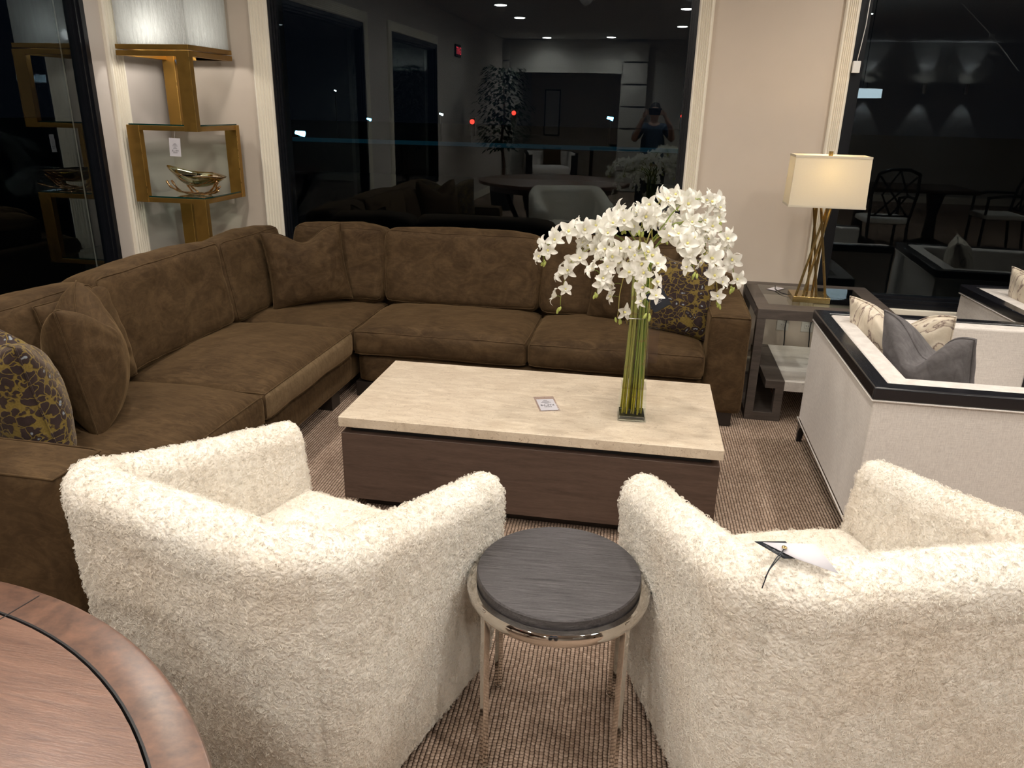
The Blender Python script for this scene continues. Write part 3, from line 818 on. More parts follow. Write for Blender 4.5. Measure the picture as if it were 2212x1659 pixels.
# ================================================================== ROUND DRINKS TABLE
st = thing('side_table', 'small round side table, charcoal wood top in a polished chrome ring, between the armchairs', 'side table', (-.155, 1.635, 0), R(4))
obj('round_top', G().lathe([(0, .468), (.196, .468), (.206, .474), (.206, .508), (.203, .512), (0, .512)], 96), 'charcoal_oak', st, angle=30)
g = G(); n = 96; prof = [(.209, .452), (.225, .452), (.231, .462), (.231, .478), (.225, .486), (.209, .486)]
g.loft([[(r_*math.cos(2*PI*k/n), r_*math.sin(2*PI*k/n), z) for r_, z in prof] for k in range(n)]+[[(r_, 0, z) for r_, z in prof]], cap=False)
obj('chrome_ring', g, 'chrome', st, angle=50)
for a in (42, 138, 222, 318):
    c_, s_ = math.cos(R(a)), math.sin(R(a))
    lg = G(); lg.box(-.0085, .0085, -.0085, .0085, .003, .484)
    lg.box(-.0105, .0105, -.0105, .0105, 0, .004)
    lg.xf(Matrix.Translation((c_*.222, s_*.222, 0)) @ Matrix.Rotation(R(a), 4, 'Z'))
    obj('leg', lg, 'chrome', st, bevel=.0015)
obj('support_plate', G().lathe([(0, .458), (.209, .458), (.209, .466), (0, .466)], 64), 'chrome', st, angle=30)

# ================================================================== ROUND WOOD TABLE
wt = thing('round_table', 'large round reddish wood table with dark inlay ring in the near left corner', 'dining table', (-1.218, .076, 0))
RT_, RI = .938, .865
obj('inner_top', G().lathe([(0, .735), (RI-.0035, .735), (RI-.0035, .760), (0, .760)], 128), 'cherry_top', wt, angle=30)
g = G(); n = 160
pr = [(RI-.0035, .735), (RI+.0, .7602), (RI+.0035, .7602), (RI+.0035, .735)]
g.loft([[(r_*math.cos(2*PI*k/n), r_*math.sin(2*PI*k/n), z) for r_, z in pr] for k in range(n)]+[[(r_, 0, z) for r_, z in pr]], cap=False)
obj('inlay_ring', g, 'black_plastic', wt, angle=30)
g = G(); pr = [(RI+.0035, .735), (RI+.0035, .760), (RT_-.008, .760), (RT_-.003, .7585), (RT_, .754), (RT_, .738), (RT_-.006, .722), (RT_-.03, .715)]
g.loft([[(r_*math.cos(2*PI*k/n), r_*math.sin(2*PI*k/n), z) for r_, z in pr] for k in range(n)]+[[(r_, 0, z) for r_, z in pr]], cap=False)
obj('rim', g, 'cherry_burl', wt, angle=35)
obj('leaf_seam', G().box(-.0012, .0012, RI-.11, RT_-.012, .7598, .7606), 'black_plastic', wt, rot=(0, 0, R(-12.2)))
obj('apron', G().lathe([(.80, .64), (.80, .72), (.78, .72), (.78, .64)], 64), 'cherry_burl', wt, angle=30)
for a in (20, 110, 200, 290):
    c_, s_ = math.cos(R(a)), math.sin(R(a))
    obj('leg', G().tube([(c_*r_, s_*r_, z) for r_, z in ((.66, .70), (.70, .6), (.64, .45), (.52, .25), (.50, .12), (.58, .03), (.62, .02))], [.045, .045, .035, .03, .028, .03, .03], 12), 'dining_dark', wt)
# ================================================================== CORNER SHELF
SX0, SX1, SY0, SY1 = -3.125, -2.665, 4.30, 4.78
sh = thing('corner_shelf', 'tall gold metal stepped shelf with glass shelves in the corner behind the sofa', 'shelf unit', ((SX0+SX1)/2, (SY0+SY1)/2, 0))
sw, sd = (SX1-SX0)/2, (SY1-SY0)/2
LV = [.02, .62, 1.035, 1.455, 1.865]
def frame_sq(zc, h, bw=.03, inn=0):
    g = G(); g.box(-sw, sw, -sd, -sd+bw, zc-h, zc); g.box(-sw, sw, sd-bw, sd, zc-h, zc)
    g.box(-sw, -sw+bw, -sd+bw, sd-bw, zc-h, zc); g.box(sw-bw, sw, -sd+bw, sd-bw, zc-h, zc); return g
for i, z in enumerate(LV):
    obj('shelf_frame', frame_sq(z, .02 if i == 0 else .028), 'gold_paint', sh, bevel=.0015)
    if i in (1, 2, 3):
        gl = obj('glass_shelf', B(-sw+.01, sw-.01, -sd+.01, sd-.01, z+.0005, z+.0085), 'shelf_glass', sh)
        e = G(); a, b, zz0, zz1 = sw-.0095, sd-.0095, z+.0006, z+.0084
        e.box(-a, a, -b-.0008, -b, zz0, zz1); e.box(a, a+.0008, -b, b, zz0, zz1); e.box(-a-.0008, -a, -b, b, zz0, zz1)
        obj('glass_edge', e, 'glass_edge', gl, smooth=False)
for i in range(4):
    z0, z1 = LV[i]-(.0 if i else 0), LV[i+1]
    cs = ((-1, -1), (1, 1)) if i % 2 == 0 else ((1, -1), (-1, 1))
    for cx_, cy_ in cs:
        x0 = -sw if cx_ < 0 else sw-.082; y0_ = -sd if cy_ < 0 else sd-.04
        off = .0012*cx_
        zz0 = z0 if i == 0 else z0-.029
        obj('post', B(x0+off, x0+.082+off, y0_+.0012*cy_, y0_+.04+.0012*cy_, zz0, z1+.001), 'gold_paint', sh, bevel=.0015)
        ex = x0+.082+off
        obj('edge_bead', B(ex-.0015, ex+.0015, y0_+.0012*cy_-.0015, y0_+.0012*cy_+.001, zz0, z1), 'gold_edge', sh)
obj('top_plate', frame_sq(1.898, .026, .05), 'gold_paint', sh, bevel=.002)
t = thing('acrylic_block', 'frosted streaked acrylic box standing on top of the gold corner shelf', 'decorative block', ((SX0+SX1)/2, (SY0+SY1)/2, 1.899))
a, b, hh = sw-.012, sd-.012, .46
g = G(); tt = .012
def rr0(a, b, z): return [(-a, -b, z), (a, -b, z), (a, b, z), (-a, b, z)]
g.loft([rr0(a, b, 0), rr0(a, b, hh), rr0(a-tt, b-tt, hh), rr0(a-tt, b-tt, 0), rr0(a, b, 0)], cap=False)
obj('streaked_wall', g, 'streaked_acrylic', t, smooth=False)
obj('puck_light', G().lathe([(0, 0), (.03, 0), (.03, .012), (0, .014)], 20), 'downlight_glow', t)
ld = bpy.data.lights.new('puck_beam', 'POINT'); ld.energy = 2.4; ld.color = (1, .95, .88); ld.shadow_soft_size = .03
lo = bpy.data.objects.new('puck_beam', ld); S.collection.objects.link(lo); lo.location = ((SX0+SX1)/2-.02, (SY0+SY1)/2-.08, 1.96)

# bowl on branch stand
bw = thing('leaf_bowl', 'shiny gold leaf-shaped bowl on a brass twig stand on the glass shelf', 'bowl', (-2.80, 4.46, 1.044), R(-6)); bw.scale = (1.12, 1.12, 1.12)
rings = []
for k in range(13):
    q = k/12
    ring = []
    for j in range(40):
        a = 2*PI*j/40; rr = .145*q
        tip = 1+.30*max(0, math.cos(a))**6+.32*max(0, -math.cos(a))**6
        x = rr*math.cos(a)*tip; y = rr*.62*math.sin(a)
        z = .042+.075*q**2.2+.035*max(0, -math.cos(a))**4*q**3-.012*max(0, math.cos(a))**2*q**3
        ring.append((x, y, z))
    rings.append(ring)
g = G().loft(rings, cap=False)
bo = obj('bowl', g, 'gold_bowl', bw, angle=180); sm = bo.modifiers.new('s', 'SOLIDIFY'); sm.thickness = .002
for pts, r0 in (([(-.19, -.02, .07), (-.17, -.02, .035), (-.10, -.01, .008), (.0, 0, .006), (.08, .01, .012), (.13, .02, .05)], .006),
                ([(-.12, .03, .088), (-.08, .02, .04), (-.04, .0, .008), (.04, -.03, .006), (.11, -.05, .012), (.18, -.06, .035)], .0055),
                ([(-.14, -.04, .075), (-.09, -.05, .02), (-.02, -.04, .006), (.06, -.02, .01), (.10, -.02, .03), (.15, -.03, .085)], .0055),
                ([(.02, .06, .006), (.08, .04, .02), (.12, .0, .06), (.14, -.01, .075)], .005),
                ([(-.05, .06, .006), (-.08, .05, .03), (-.12, .05, .07)], .005)):
    # smooth the twig
    P_ = [Vector(p) for p in pts]; q = []
    for i in range(len(P_)-1):
        for k in range(5): q.append(P_[i].lerp(P_[i+1], k/5))
    q.append(P_[-1])
    for _ in range(3): q = [q[0]]+[(q[i-1]+q[i]*2+q[i+1])/4 for i in range(1, len(q)-1)]+[q[-1]]
    obj('twig', G().tube(q, [r0*(1+.25*math.sin(i*1.7)) for i in range(len(q))], 8), 'rose_brass', bw, angle=180)
t = price_tag('price_tag', 'white price tag hanging under the second glass shelf of the gold unit', .062, .105, (-2.825, 4.305, 1.335), (R(90), R(3), R(25)), plastic=False, lines=5, price='$3,184')
obj('string', G().tube([(0, .05, 0), (.004, .085, -.003), (0, .10, -.01)], .0008, 5), 'white_plastic', t)
t = price_tag('hang_tag', 'small black hang tag on the gold shelf just below its top', .035, .075, (-2.915, 4.60, 1.80), (R(90), R(-18), R(30)), plastic=False, lines=3, mat='card_black', cat='hang tag')
obj('string', G().tube([(0, .036, 0), (.01, .07, -.003), (.02, .11, -.006)], .0008, 5), 'black_plastic', t)

# ================================================================== VASE AND ORCHIDS
VX, VY, VZ = -.012, 2.925, .42
vase = thing('glass_vase', 'tall narrow square clear glass vase on the right half of the stone table', 'vase', (VX, VY, VZ), R(4))
def sq_ring(h, z): return [(-h, -h, z), (h, -h, z), (h, h, z), (-h, h, z)]
prof = [(.0565, 0), (.0545, .06), (.050, .16), (.0445, .30), (.0415, .42), (.0425, .52), (.046, .60), (.0485, .635)]
g = G(); g.loft([sq_ring(h, z) for h, z in prof]+[sq_ring(h-.0035, z) for h, z in prof[::-1][:-1]]+[sq_ring(.05, .022)], cap=True)
obj('glass_body', g, 'vase_glass', vase, angle=30)
obj('glass_base', G().loft([sq_ring(.0515, .0005), sq_ring(.0508, .021)]), 'thick_glass', vase, bevel=.002)
obj('water_line', G().loft([sq_ring(.049, .137), sq_ring(.049, .1385)]), 'clear_plastic', vase)
g = G(); hb = .0435
g.tube([(-hb, -hb, .425), (hb, -hb, .425), (hb, hb, .425), (-hb, hb, .425)], .0022, 6, closed=True)
bd = obj('rubber_band', g, 'white_plastic', None, loc=(VX, VY, VZ), rot=(0, 0, R(4))); tag(bd, 'thin white band around the stems and vase', 'band')
sl_ = thing('plastic_sleeve', 'clear plastic card sleeve hanging on the right side of the glass vase', 'sleeve', (VX+.062, VY-.01, .66))
obj('sleeve', B(-.022, .022, -.0008, .0008, -.0, .17), 'clear_plastic', sl_)

def petal(g, ang, L_, wd, cup, curl, base=.004, twist=0):
    nu, nv = 6, 4; V = []; F = []
    ca, sa = math.cos(ang), math.sin(ang)
    for i in range(nu+1):
        q = i/nu; r_ = base+L_*q; wv = wd*max(.05, math.sin(PI*(q**.75)*.90+.20))**.75*(1-.1*q)
        for j in range(nv+1):
            p = (j/nv-.5)*2; x, y = r_, p*wv/2
            z = cup*math.sin(q*PI*.6)*L_-curl*q**3*L_+abs(p)**2*wv*.22+twist*p*q*wv
            V.append((x*ca-y*sa, x*sa+y*ca, z))
    for i in range(nu):
        for j in range(nv): a_ = i*(nv+1)+j; F.append((a_, a_+nv+1, a_+nv+2, a_+1))
    g.add(V, F)
def blossom_mesh(seed):
    rnd = random.Random(seed); g = G(); cup = rnd.uniform(.05, .6)
    for k, (L_, wd) in enumerate(((.042, .027), (.038, .034), (.041, .025), (.041, .025), (.038, .034))):
        petal(g, 2*PI*k/5+rnd.uniform(-.12, .12)+PI/2, L_*rnd.uniform(.9, 1.08), wd, cup+rnd.uniform(-.1, .15), rnd.uniform(.0, .5), twist=rnd.uniform(-.25, .25))
    for k in range(3): petal(g, -PI/2+(k-1)*.75, .017, .011, 1.1, .3, .001)
    g.m = 1
    g.lathe([(.0005, .0), (.0045, .003), (.0052, .009), (.003, .014), (.0, .0155)], 8)
    petal(g, -PI/2, .012, .008, .7, .2, .001)
    g.m = 0
    me = bpy.data.meshes.new('blossom'); me.from_pydata(g.v, [], g.f); me.materials.append(MT['petal']); me.materials.append(MT['petal_yellow'])
    me.polygons.foreach_set('material_index', g.mi)
    for p in me.polygons: p.use_smooth = True
    return me
BM = [blossom_mesh(i) for i in range(7)]
gb = G().lathe([(0, 0), (.0035, .003), (.0052, .010), (.004, .017), (0, .021)], 10); _b = obj('bud', gb, 'green_bud'); BUD = _b.data; bpy.data.objects.remove(_b)
rnd = random.Random(11)
# (tip x, tip y, tip z, apex z, label)
SP = [(-.38, 2.82, 1.06, 1.20, 'orchid spray reaching furthest left out of the tall vase'),
      (-.315, 2.86, .885, 1.13, 'orchid spray drooping low over the sofa on the far left side of the vase'),
      (-.25, 2.95, 1.08, 1.22, None), (-.17, 2.75, .97, 1.14, 'short orchid spray with buds between the two left drooping ones'),
      (-.09, 2.80, .87, 1.12, 'orchid spray hanging straight down just left of the vase neck'),
      (.02, 2.66, .93, 1.12, 'orchid spray hanging in front of the vase neck above the black card'),
      (.10, 3.02, 1.27, 1.31, 'tallest orchid spray rising at the top of the bouquet'), (.17, 2.80, 1.06, 1.20, None),
      (.265, 2.84, .94, 1.18, 'orchid spray drooping in front of the leopard pillow on the right'),
      (.325, 2.95, .98, 1.26, 'long orchid spray arching furthest right and down'), (.25, 3.0, 1.22, 1.31, 'orchid spray standing out at the top right against the beige wall'),
      (-.10, 3.12, 1.15, 1.24, None), (.08, 3.15, 1.12, 1.22, None), (-.16, 2.86, 1.14, 1.23, None), (-.03, 2.86, 1.19, 1.26, None),
      (.22, 3.05, 1.08, 1.22, None)]
stalk_pos = [(x+rnd.uniform(-.004, .004), y+rnd.uniform(-.004, .004)) for x in np.linspace(-.029, .029, 7) for y in np.linspace(-.029, .029, 6)]
rnd.shuffle(stalk_pos)
def add_blossom(parent, p, dirv, sc):
    o = bpy.data.objects.new('blossom', BM[rnd.randrange(len(BM))]); S.collection.objects.link(o); o.parent = parent; o.location = p
    q = dirv.to_track_quat('Z', 'Y'); o.rotation_mode = 'QUATERNION'
    from mathutils import Quaternion
    o.rotation_quaternion = q @ Quaternion((0, 0, 1), rnd.uniform(-.7, .7)); o.scale = (sc, sc, sc)
for i, (tx, ty, tz, az, lab) in enumerate(SP):
    lab2 = lab or 'white orchid spray packed into the middle of the bouquet in the tall vase'
    spr = thing('orchid_spray', lab2, 'orchid', (VX, VY, VZ), 0, None if lab else 'orchid sprays in the middle of the bouquet')
    bx_, by_ = stalk_pos[i]
    p0 = Vector((bx_*1.2+rnd.uniform(-.009, .009), by_*1.2, .026)); p1 = Vector((bx_*1.0, by_*1.0, .42)); p2 = Vector((bx_*1.15, by_*1.15, .64))
    T = Vector((tx-VX, ty-VY, tz-VZ)); hor = Vector((T.x, T.y, 0)); A = Vector((T.x*.55, T.y*.55, (az-VZ)*1.0))
    c1 = p2+Vector((hor.x*.05, hor.y*.05, (A.z-p2.z)*.8))
    pts = [p0, p1.lerp(p0, .5), p1, p2]
    path = []
    N = 22; E = T+Vector((0, 0, 0)); c2 = Vector((T.x*.75, T.y*.75, A.z+.06)); c3 = E+Vector((hor.x*.03, hor.y*.03, max(.02, (A.z-E.z)*.6)))
    for k in range(1, N+1):
        q = k/N
        # quartic bezier p2, c1, c2, c3, E
        b_ = p2*(1-q)**4+c1*4*q*(1-q)**3+c2*6*q*q*(1-q)**2+c3*4*q**3*(1-q)+E*q**4
        b_ += Vector((rnd.uniform(-1, 1), rnd.uniform(-1, 1), rnd.uniform(-1, 1)))*.003
        path.append(b_)
    pts = pts+path
    obj('stem', G().tube(pts, [.0032]*4+[.0030-.0016*k/N for k in range(N)], 7), 'stalk_green', spr, angle=180)
    nb_ = 10 if hor.length > .2 else 8
    for k in range(nb_):
        q = .34+.60*k/(nb_-1)+rnd.uniform(-.02, .02); f_ = q*(N-1); i0 = int(f_); p = path[i0].lerp(path[min(i0+1, N-1)], f_-i0)
        tan = (path[min(i0+1, N-1)]-path[max(i0-1, 0)]).normalized()
        side = tan.cross(Vector((0, 0, 1)));
        if side.length < .1: side = Vector((1, 0, 0))
        side.normalize(); side *= (1 if k % 2 else -1)
        outd = (side*rnd.uniform(.4, 1)+Vector((hor.x*.8, hor.y*.8-.35, rnd.uniform(-.25, .35)))+Vector((rnd.uniform(-.5, .5), rnd.uniform(-.7, .1), rnd.uniform(-.3, .3)))).normalized()
        sc = rnd.uniform(.82, 1.10)*(1.0-.28*max(0, q-.7)/.3)
        pb = p+side*rnd.uniform(.008, .020)+outd*.014
        obj('flower_stalk', G().tube([p, p.lerp(pb, .5)+Vector((0, 0, .004)), pb], .0011, 5), 'green_stem', spr, angle=180)
        add_blossom(spr, pb, outd, sc)
    tan = (path[-1]-path[-3]).normalized()
    for k in range(3):
        o = bpy.data.objects.new('bud', BUD); S.collection.objects.link(o); o.parent = spr
        o.location = path[-1]+Vector((rnd.uniform(-.012, .012), rnd.uniform(-.012, .012), -.004*k)); dv = (tan+Vector((rnd.uniform(-.6, .6), rnd.uniform(-.6, .6), -.2))).normalized()
        o.rotation_mode = 'QUATERNION'; o.rotation_quaternion = dv.to_track_quat('Z', 'Y'); o.scale = (1, 1, rnd.uniform(.9, 1.3))
for i in range(len(SP), 36):
    bx_, by_ = stalk_pos[i]; h = rnd.uniform(.55, .66)
    o = obj('cut_stem', G().tube([(bx_*1.2+rnd.uniform(-.009, .009), by_*1.2, .026), (bx_*1.02, by_*1.02, .42), (bx_*1.12, by_*1.12, h)], rnd.uniform(.0028, .0038), 7), 'stalk_green', None, angle=180, loc=(VX, VY, VZ))
    tag(o, 'bare green flower stem standing inside the tall glass vase', 'stem', 'bare stems in the vase')
t = thing('hang_tag', 'black square card hanging on the right of the vase below the flowers', 'hang tag', (.050, 2.755, .955)); t.rotation_euler = (R(78), R(-33), R(6))
obj('card', B(-.033, .033, -.036, .036, 0, .0012), 'card_black', t)
g = G()
for k in range(5): g.box(-.014+.002*(k % 2), .014-.003*((k*2) % 3), .010-k*.0055-.0005, .010-k*.0055+.0005, .0013, .0015)
obj('printed_lines', g, 'paper', t, smooth=False)
obj('card_back', B(-.031, .035, -.038, .030, -.004, -.003), 'card_black', t)
obj('string', G().tube([(-.03, .034, 0), (-.034, .06, .0)], .0008, 5), 'black_plastic', t)

# ================================================================== END TABLE AND LAMP
et = thing('end_table', 'grey brown wood end table with glass inset top and stone lower shelf beside the sofa', 'end table', (.60, 4.08, 0))
EW, ED, EH = .70, .71, .63
g = G()
for x0, x1, yy0, yy1 in ((0, EW, 0, .125), (0, EW, ED-.09, ED), (0, .068, .125, ED-.09), (EW-.09, EW, .125, ED-.09)): g.box(x0, x1, yy0, yy1, EH-.055, EH)
obj('top_frame', g, 'grey_wood', et, bevel=.0015)
obj('glass_inset', B(.066, EW-.088, .123, ED-.088, EH-.008, EH+.001), 'clear_glass', et)
fr = G(); fr.box(.068, EW-.09, .125, .131, EH-.010, EH-.0085); fr.box(.068, .074, .131, ED-.09, EH-.010, EH-.0085)
obj('glass_bevel', fr, 'glass_edge', et)
def key_profile(sgn, X0):
    P_ = [(0, 0), (.19, 0), (.19, .235), (.09, .235), (.09, .192), (.145, .192), (.145, .048), (.045, .048), (.045, EH-.056), (0, EH-.056)]
    return [(X0+sgn*x, z) for x, z in P_]
for sgn, X0 in ((1, 0), (-1, EW)):
    for yy0, yy1 in ((0, .05), (ED-.05, ED)):
        obj('leg', G().prism(key_profile(sgn, X0), yy0, yy1, fn=lambda x, y, z: (x, z, y)), 'grey_wood', et, bevel=.001)
    a0, a1 = (X0+.09, X0+.19) if sgn > 0 else (X0-.19, X0-.09)
    obj('side_shelf', B(a0, a1, .05, ED-.05, .192, .234), 'grey_wood', et)
    a0, a1 = (X0, X0+.19) if sgn > 0 else (X0-.19, X0)
    obj('foot_rail', B(a0, a1, .05, ED-.05, 0, .046), 'grey_wood', et)
obj('stone_shelf', B(.19, EW-.19, .0, ED, .180, .236), 'shelf_travertine', et, bevel=.002)

lp = thing('table_lamp', 'brass table lamp with crossed rods and a cream rectangular shade', 'table lamp', (.90, 4.365, .6315))
obj('lamp_base', B(-.098, .098, -.085, .085, 0, .032), 'brass', lp, bevel=.002)
zt_ = .50
for a_, b_ in (((-.080, -.06), (.030, .0)), ((-.045, -.070), (.055, .03)), ((.0, .06), (-.035, -.02)), ((.035, -.02), (-.045, .02)), ((.075, -.06), (-.015, -.01)), ((.03, .07), (.02, -.03))):
    obj('rod', G().tube([(a_[0], a_[1], .03), (b_[0], b_[1], zt_+.03)], .0068, 4), 'brass', lp, angle=20)
obj('rod_joiner', B(-.055, .055, -.03, .03, zt_+.028, zt_+.036), 'brass', lp)
obj('socket_stem', G().lathe([(.005, zt_+.03), (.005, zt_+.10), (.012, zt_+.10), (.012, zt_+.15), (0, zt_+.15)], 14), 'brass', lp)
bulb = obj('bulb', G().lathe([(.0, zt_+.15), (.012, zt_+.152), (.026, zt_+.185), (.028, zt_+.205), (.018, zt_+.228), (0, zt_+.236)], 20), 'bulb_warm', lp)
sx_, sy_, sz0, sz1 = .189, .095, .510, .770
g = G()
def rr(a, b, z): return [(-a, -b, z), (a, -b, z), (a, b, z), (-a, b, z)]
g.loft([rr(sx_+.003, sy_+.003, sz0), rr(sx_-.003, sy_-.003, sz1), rr(sx_-.0055, sy_-.0055, sz1), rr(sx_+.0005, sy_+.0005, sz0), rr(sx_+.003, sy_+.003, sz0)], cap=False)
shd = obj('lamp_shade', g, 'lamp_shade_fabric', lp, smooth=False)
for z0_, z1_, e_ in ((sz0-.0005, sz0+.010, .0032), (sz1-.010, sz1+.0005, -.0025)):
    g = G(); a, b = sx_+e_+.001, sy_+e_+.001
    g.loft([rr(a, b, z0_), rr(a, b, z1_), rr(a-.004, b-.004, z1_), rr(a-.004, b-.004, z0_), rr(a, b, z0_)], cap=False)
    obj('shade_trim', g, 'lamp_shade_fabric', shd, smooth=False)
obj('shade_spider', G().tube([(-sx_+.004, 0, sz1-.012), (sx_-.004, 0, sz1-.012)], .002, 6), 'brass', lp)
obj('finial', G().lathe([(0, sz1-.015), (.011, sz1-.015), (.011, sz1+.020), (0, sz1+.020)], 18), 'brass', lp)
ld = bpy.data.lights.new('lamp_bulb', 'POINT'); ld.energy = 4.6; ld.color = (1, .78, .50); ld.shadow_soft_size = .035
lo = bpy.data.objects.new('lamp_bulb', ld); S.collection.objects.link(lo); lo.location = (.90, 4.365, .6315+zt_+.20)
cords = G().tube([(-.09, .05, .008), (-.13, .10, .006), (-.15, .20, .006), (-.13, .33, .004)], .0025, 6)
obj('power_cord', cords, 'black_plastic', lp, angle=180)
price_tag('price_tag', 'price card lying on the end table left of the lamp base', .065, .13, (.763, 4.60, .6325), (0, 0, R(-38)), plastic=True, lines=4)

for x, z, lab in ((.872, .375, 'white wall outlet seen under the end table, left of the two'), (1.02, .375, 'white wall outlet under the end table, right of the two')):
    t = thing('wall_outlet', lab, 'outlet', (x, W, z))
    obj('cover_plate', B(-.036, .036, -.005, 0, -.058, .058), 'outlet_white', t, bevel=.002)
    for zz in (-.022, .022):
        f = obj('socket', B(-.016, .016, -.008, -.004, zz-.014, zz+.014), 'outlet_white', t, bevel=.003)
        obj('slot', B(-.008, -.005, -.009, -.0075, zz-.002, zz+.008), 'ink', f); obj('slot', B(.005, .008, -.009, -.0075, zz-.002, zz+.008), 'ink', f)
    pl = thing('power_plug', 'plug and black cord hanging from the outlet %s' % ('on the left' if x < .95 else 'on the right'), 'plug', (x+.015, W-.010, z+.03))
    obj('plug_body', B(-.014, .014, -.024, 0, -.014, .012), 'white_plastic' if x < .95 else 'black_plastic', pl, bevel=.003)
    obj('cord', G().tube([(0, -.015, -.01), (-.004, -.022, -.06), (.003, -.02, -.13), (.006, -.018, -.20), (.004, -.02, -.30), (.02, -.03, -.385)], .0035, 8), 'black_plastic', pl, angle=180)

# ================================================================== WHITE ARMCHAIRS WITH BLACK RIM
LW = 'linen_white'
def white_chair(label, x, y, rz):
    t = thing('club_chair', label, 'armchair', (x, y, 0), rz, 'white club chairs with black rims')
    hw, hd, H_ = .565, .475, .70; th = .135
    z0 = .128
    out = [(-hw, hd), (-hw, -hd), (hw, -hd), (hw, hd)]; i_ = th; inn = [(hw-i_, hd), (hw-i_, -hd+i_), (-hw+i_, -hd+i_), (-hw+i_, hd)]
    e = .006
    shell = [(-hw+e, hd-.01), (-hw+e, -hd+e), (hw-e, -hd+e), (hw-e, hd-.01), (hw-i_+e, hd-.01), (hw-i_+e, -hd+i_-e), (-hw+i_-e, -hd+i_-e), (-hw+i_-e, hd-.01)]
    obj('shell', G().prism(shell, z0, H_-.048), LW, t, bevel=.007, seg=3)
    rw = .060
    rim = [(-hw-.004, hd), (-hw-.004, -hd-.004), (hw+.004, -hd-.004), (hw+.004, hd), (hw-rw, hd), (hw-rw, -hd+rw), (-hw+rw, -hd+rw), (-hw+rw, hd)]
    obj('rim', G().prism(rim, H_-.047, H_), 'black_rim', t, bevel=.007, seg=3)
    pad = [(-hw+rw+.001, hd-.012), (-hw+rw+.001, -hd+rw+.001), (hw-rw-.001, -hd+rw+.001), (hw-rw-.001, hd-.012), (hw-i_-.012, hd-.012), (hw-i_-.012, -hd+i_+.012), (-hw+i_+.012, -hd+i_+.012), (-hw+i_+.012, hd-.012)]
    obj('inner_pad', G().prism(pad, .30, H_-.004), LW, t, bevel=.014, seg=4)
    g = G().tube([(-hw, hd-.01, H_-.052), (-hw, -hd, H_-.052), (hw, -hd, H_-.052), (hw, hd-.01, H_-.052)], .004, 8)
    obj('welt', g, LW, t, angle=180)
    g = G().tube([(-hw, hd-.01, z0), (-hw, -hd, z0), (hw, -hd, z0), (hw, hd-.01, z0)], .004, 8)
    obj('welt', g, LW, t, angle=180)
    for s_ in (-1, 1):
        a0, a1 = sorted((s_*hw, s_*(hw-i_-.01)))
        obj('arm_front', B(a0, a1, hd-.012, hd, z0, H_-.046), 'black_rim', t, bevel=.002)
    obj('plinth', B(-hw+.012, hw-.012, -hd+.012, hd-.012, .108, z0+.002), 'black_rim', t, bevel=.002)
    fn = soft_fn(2*hw-2*i_-.03, .78, .16, .035, crown=.03, bulge=.008, wr=.002, seed=2)
    V, F = cube_grid(30, 26, 8)
    obj('seat_cushion', G().add([fn(p) for p in V], F), LW, t, angle=180, sub=1, loc=(0, .055, .31))
    obj('seat_deck', B(-hw+i_-.01, hw-i_+.01, -hd+i_, hd-.014, z0, .235), LW, t)
    for sx in (-1, 1):
        for sy in (-1, 1):
            g = G(); a, b = sx*(hw+.004), sy*(hd-.008)
            g.loft([[(a, b, z), (a-sx*wd, b, z), (a-sx*wd, b-sy*wd, z), (a, b-sy*wd, z)] for z, wd in ((0, .024), (.06, .032), (.09, .055), (.109, .10))])
            obj('leg', g, 'black_rim', t, bevel=.002)
    return t
wc = white_chair('white upholstered club chair with black rim, right of the coffee table, holding grey and marbled pillows', 1.305, 3.275, R(-90))
wc['label'] = 'white club chair with black rim right of the coffee table, holding two pillows'
wc2 = copy_tree(wc); a2 = R(-86.5); wc2.rotation_euler = (0, 0, a2)
cr = Vector((-.565, -.475)); cxy = Vector((1.79, 4.70))-Vector((cr.x*math.cos(a2)-cr.y*math.sin(a2), cr.x*math.sin(a2)+cr.y*math.cos(a2)))
wc2.location = (cxy.x, cxy.y, 0); wc2['label'] = 'white club chair with black rim beyond the first one, close to the window'
pillow('throw_pillow', .46, .43, .17, 'velvet_grey', (1.235, 3.31, .385), (R(13), 0, R(-61)), 'grey velvet pillow with piped edge in the nearer white chair', chop=.15, seed=8, piping=.005, ears=.05)
pillow('throw_pillow', .46, .44, .16, 'marble_fabric', (1.18, 3.60, .385), (R(13), 0, R(-39)), 'cream marbled pillow behind the grey one in the nearer white chair', chop=.09, seed=9, piping=.004, ears=.05)
pillow('throw_pillow', .46, .46, .16, 'marble_fabric', (2.12, 4.32, .40), (R(13), 0, R(-72)), 'cream marbled pillow in the farther white chair by the window', chop=.04, seed=10, piping=.004, ears=.05)

# price tag on the right armchair
t = thing('hang_tag', 'folded white price tag lying on the back of the right sheepskin armchair', 'price tag', (.315, 1.29, .828)); t.rotation_euler = (R(8), R(4), R(-8))
g = G(); g.add([(-.075, .012, .004), (-.02, -.012, .0), (.012, -.004, .004), (-.02, .028, .009)], [(0, 1, 2, 3)])
o = obj('tag_card', g, 'card_black', t); so = o.modifiers.new('s', 'SOLIDIFY'); so.thickness = .001
g = G(); g.add([(-.06, .01, .009), (.0, -.012, .007), (.075, -.022, .004), (.03, .022, .024)], [(0, 1, 2), (0, 2, 3)])
o = obj('tag_sheet', g, 'paper', t); so = o.modifiers.new('s', 'SOLIDIFY'); so.thickness = .0006
obj('eyelet', G().lathe([(.003, 0), (.005, .001), (.005, .002), (.003, .003)], 14), 'brass', t, loc=(-.022, .004, .012))
obj('cord', G().tube([(-.022, .004, .014), (-.028, -.018, .006), (-.042, -.04, -.008), (-.048, -.055, -.02)], .0011, 6), 'card_black', t, angle=180)
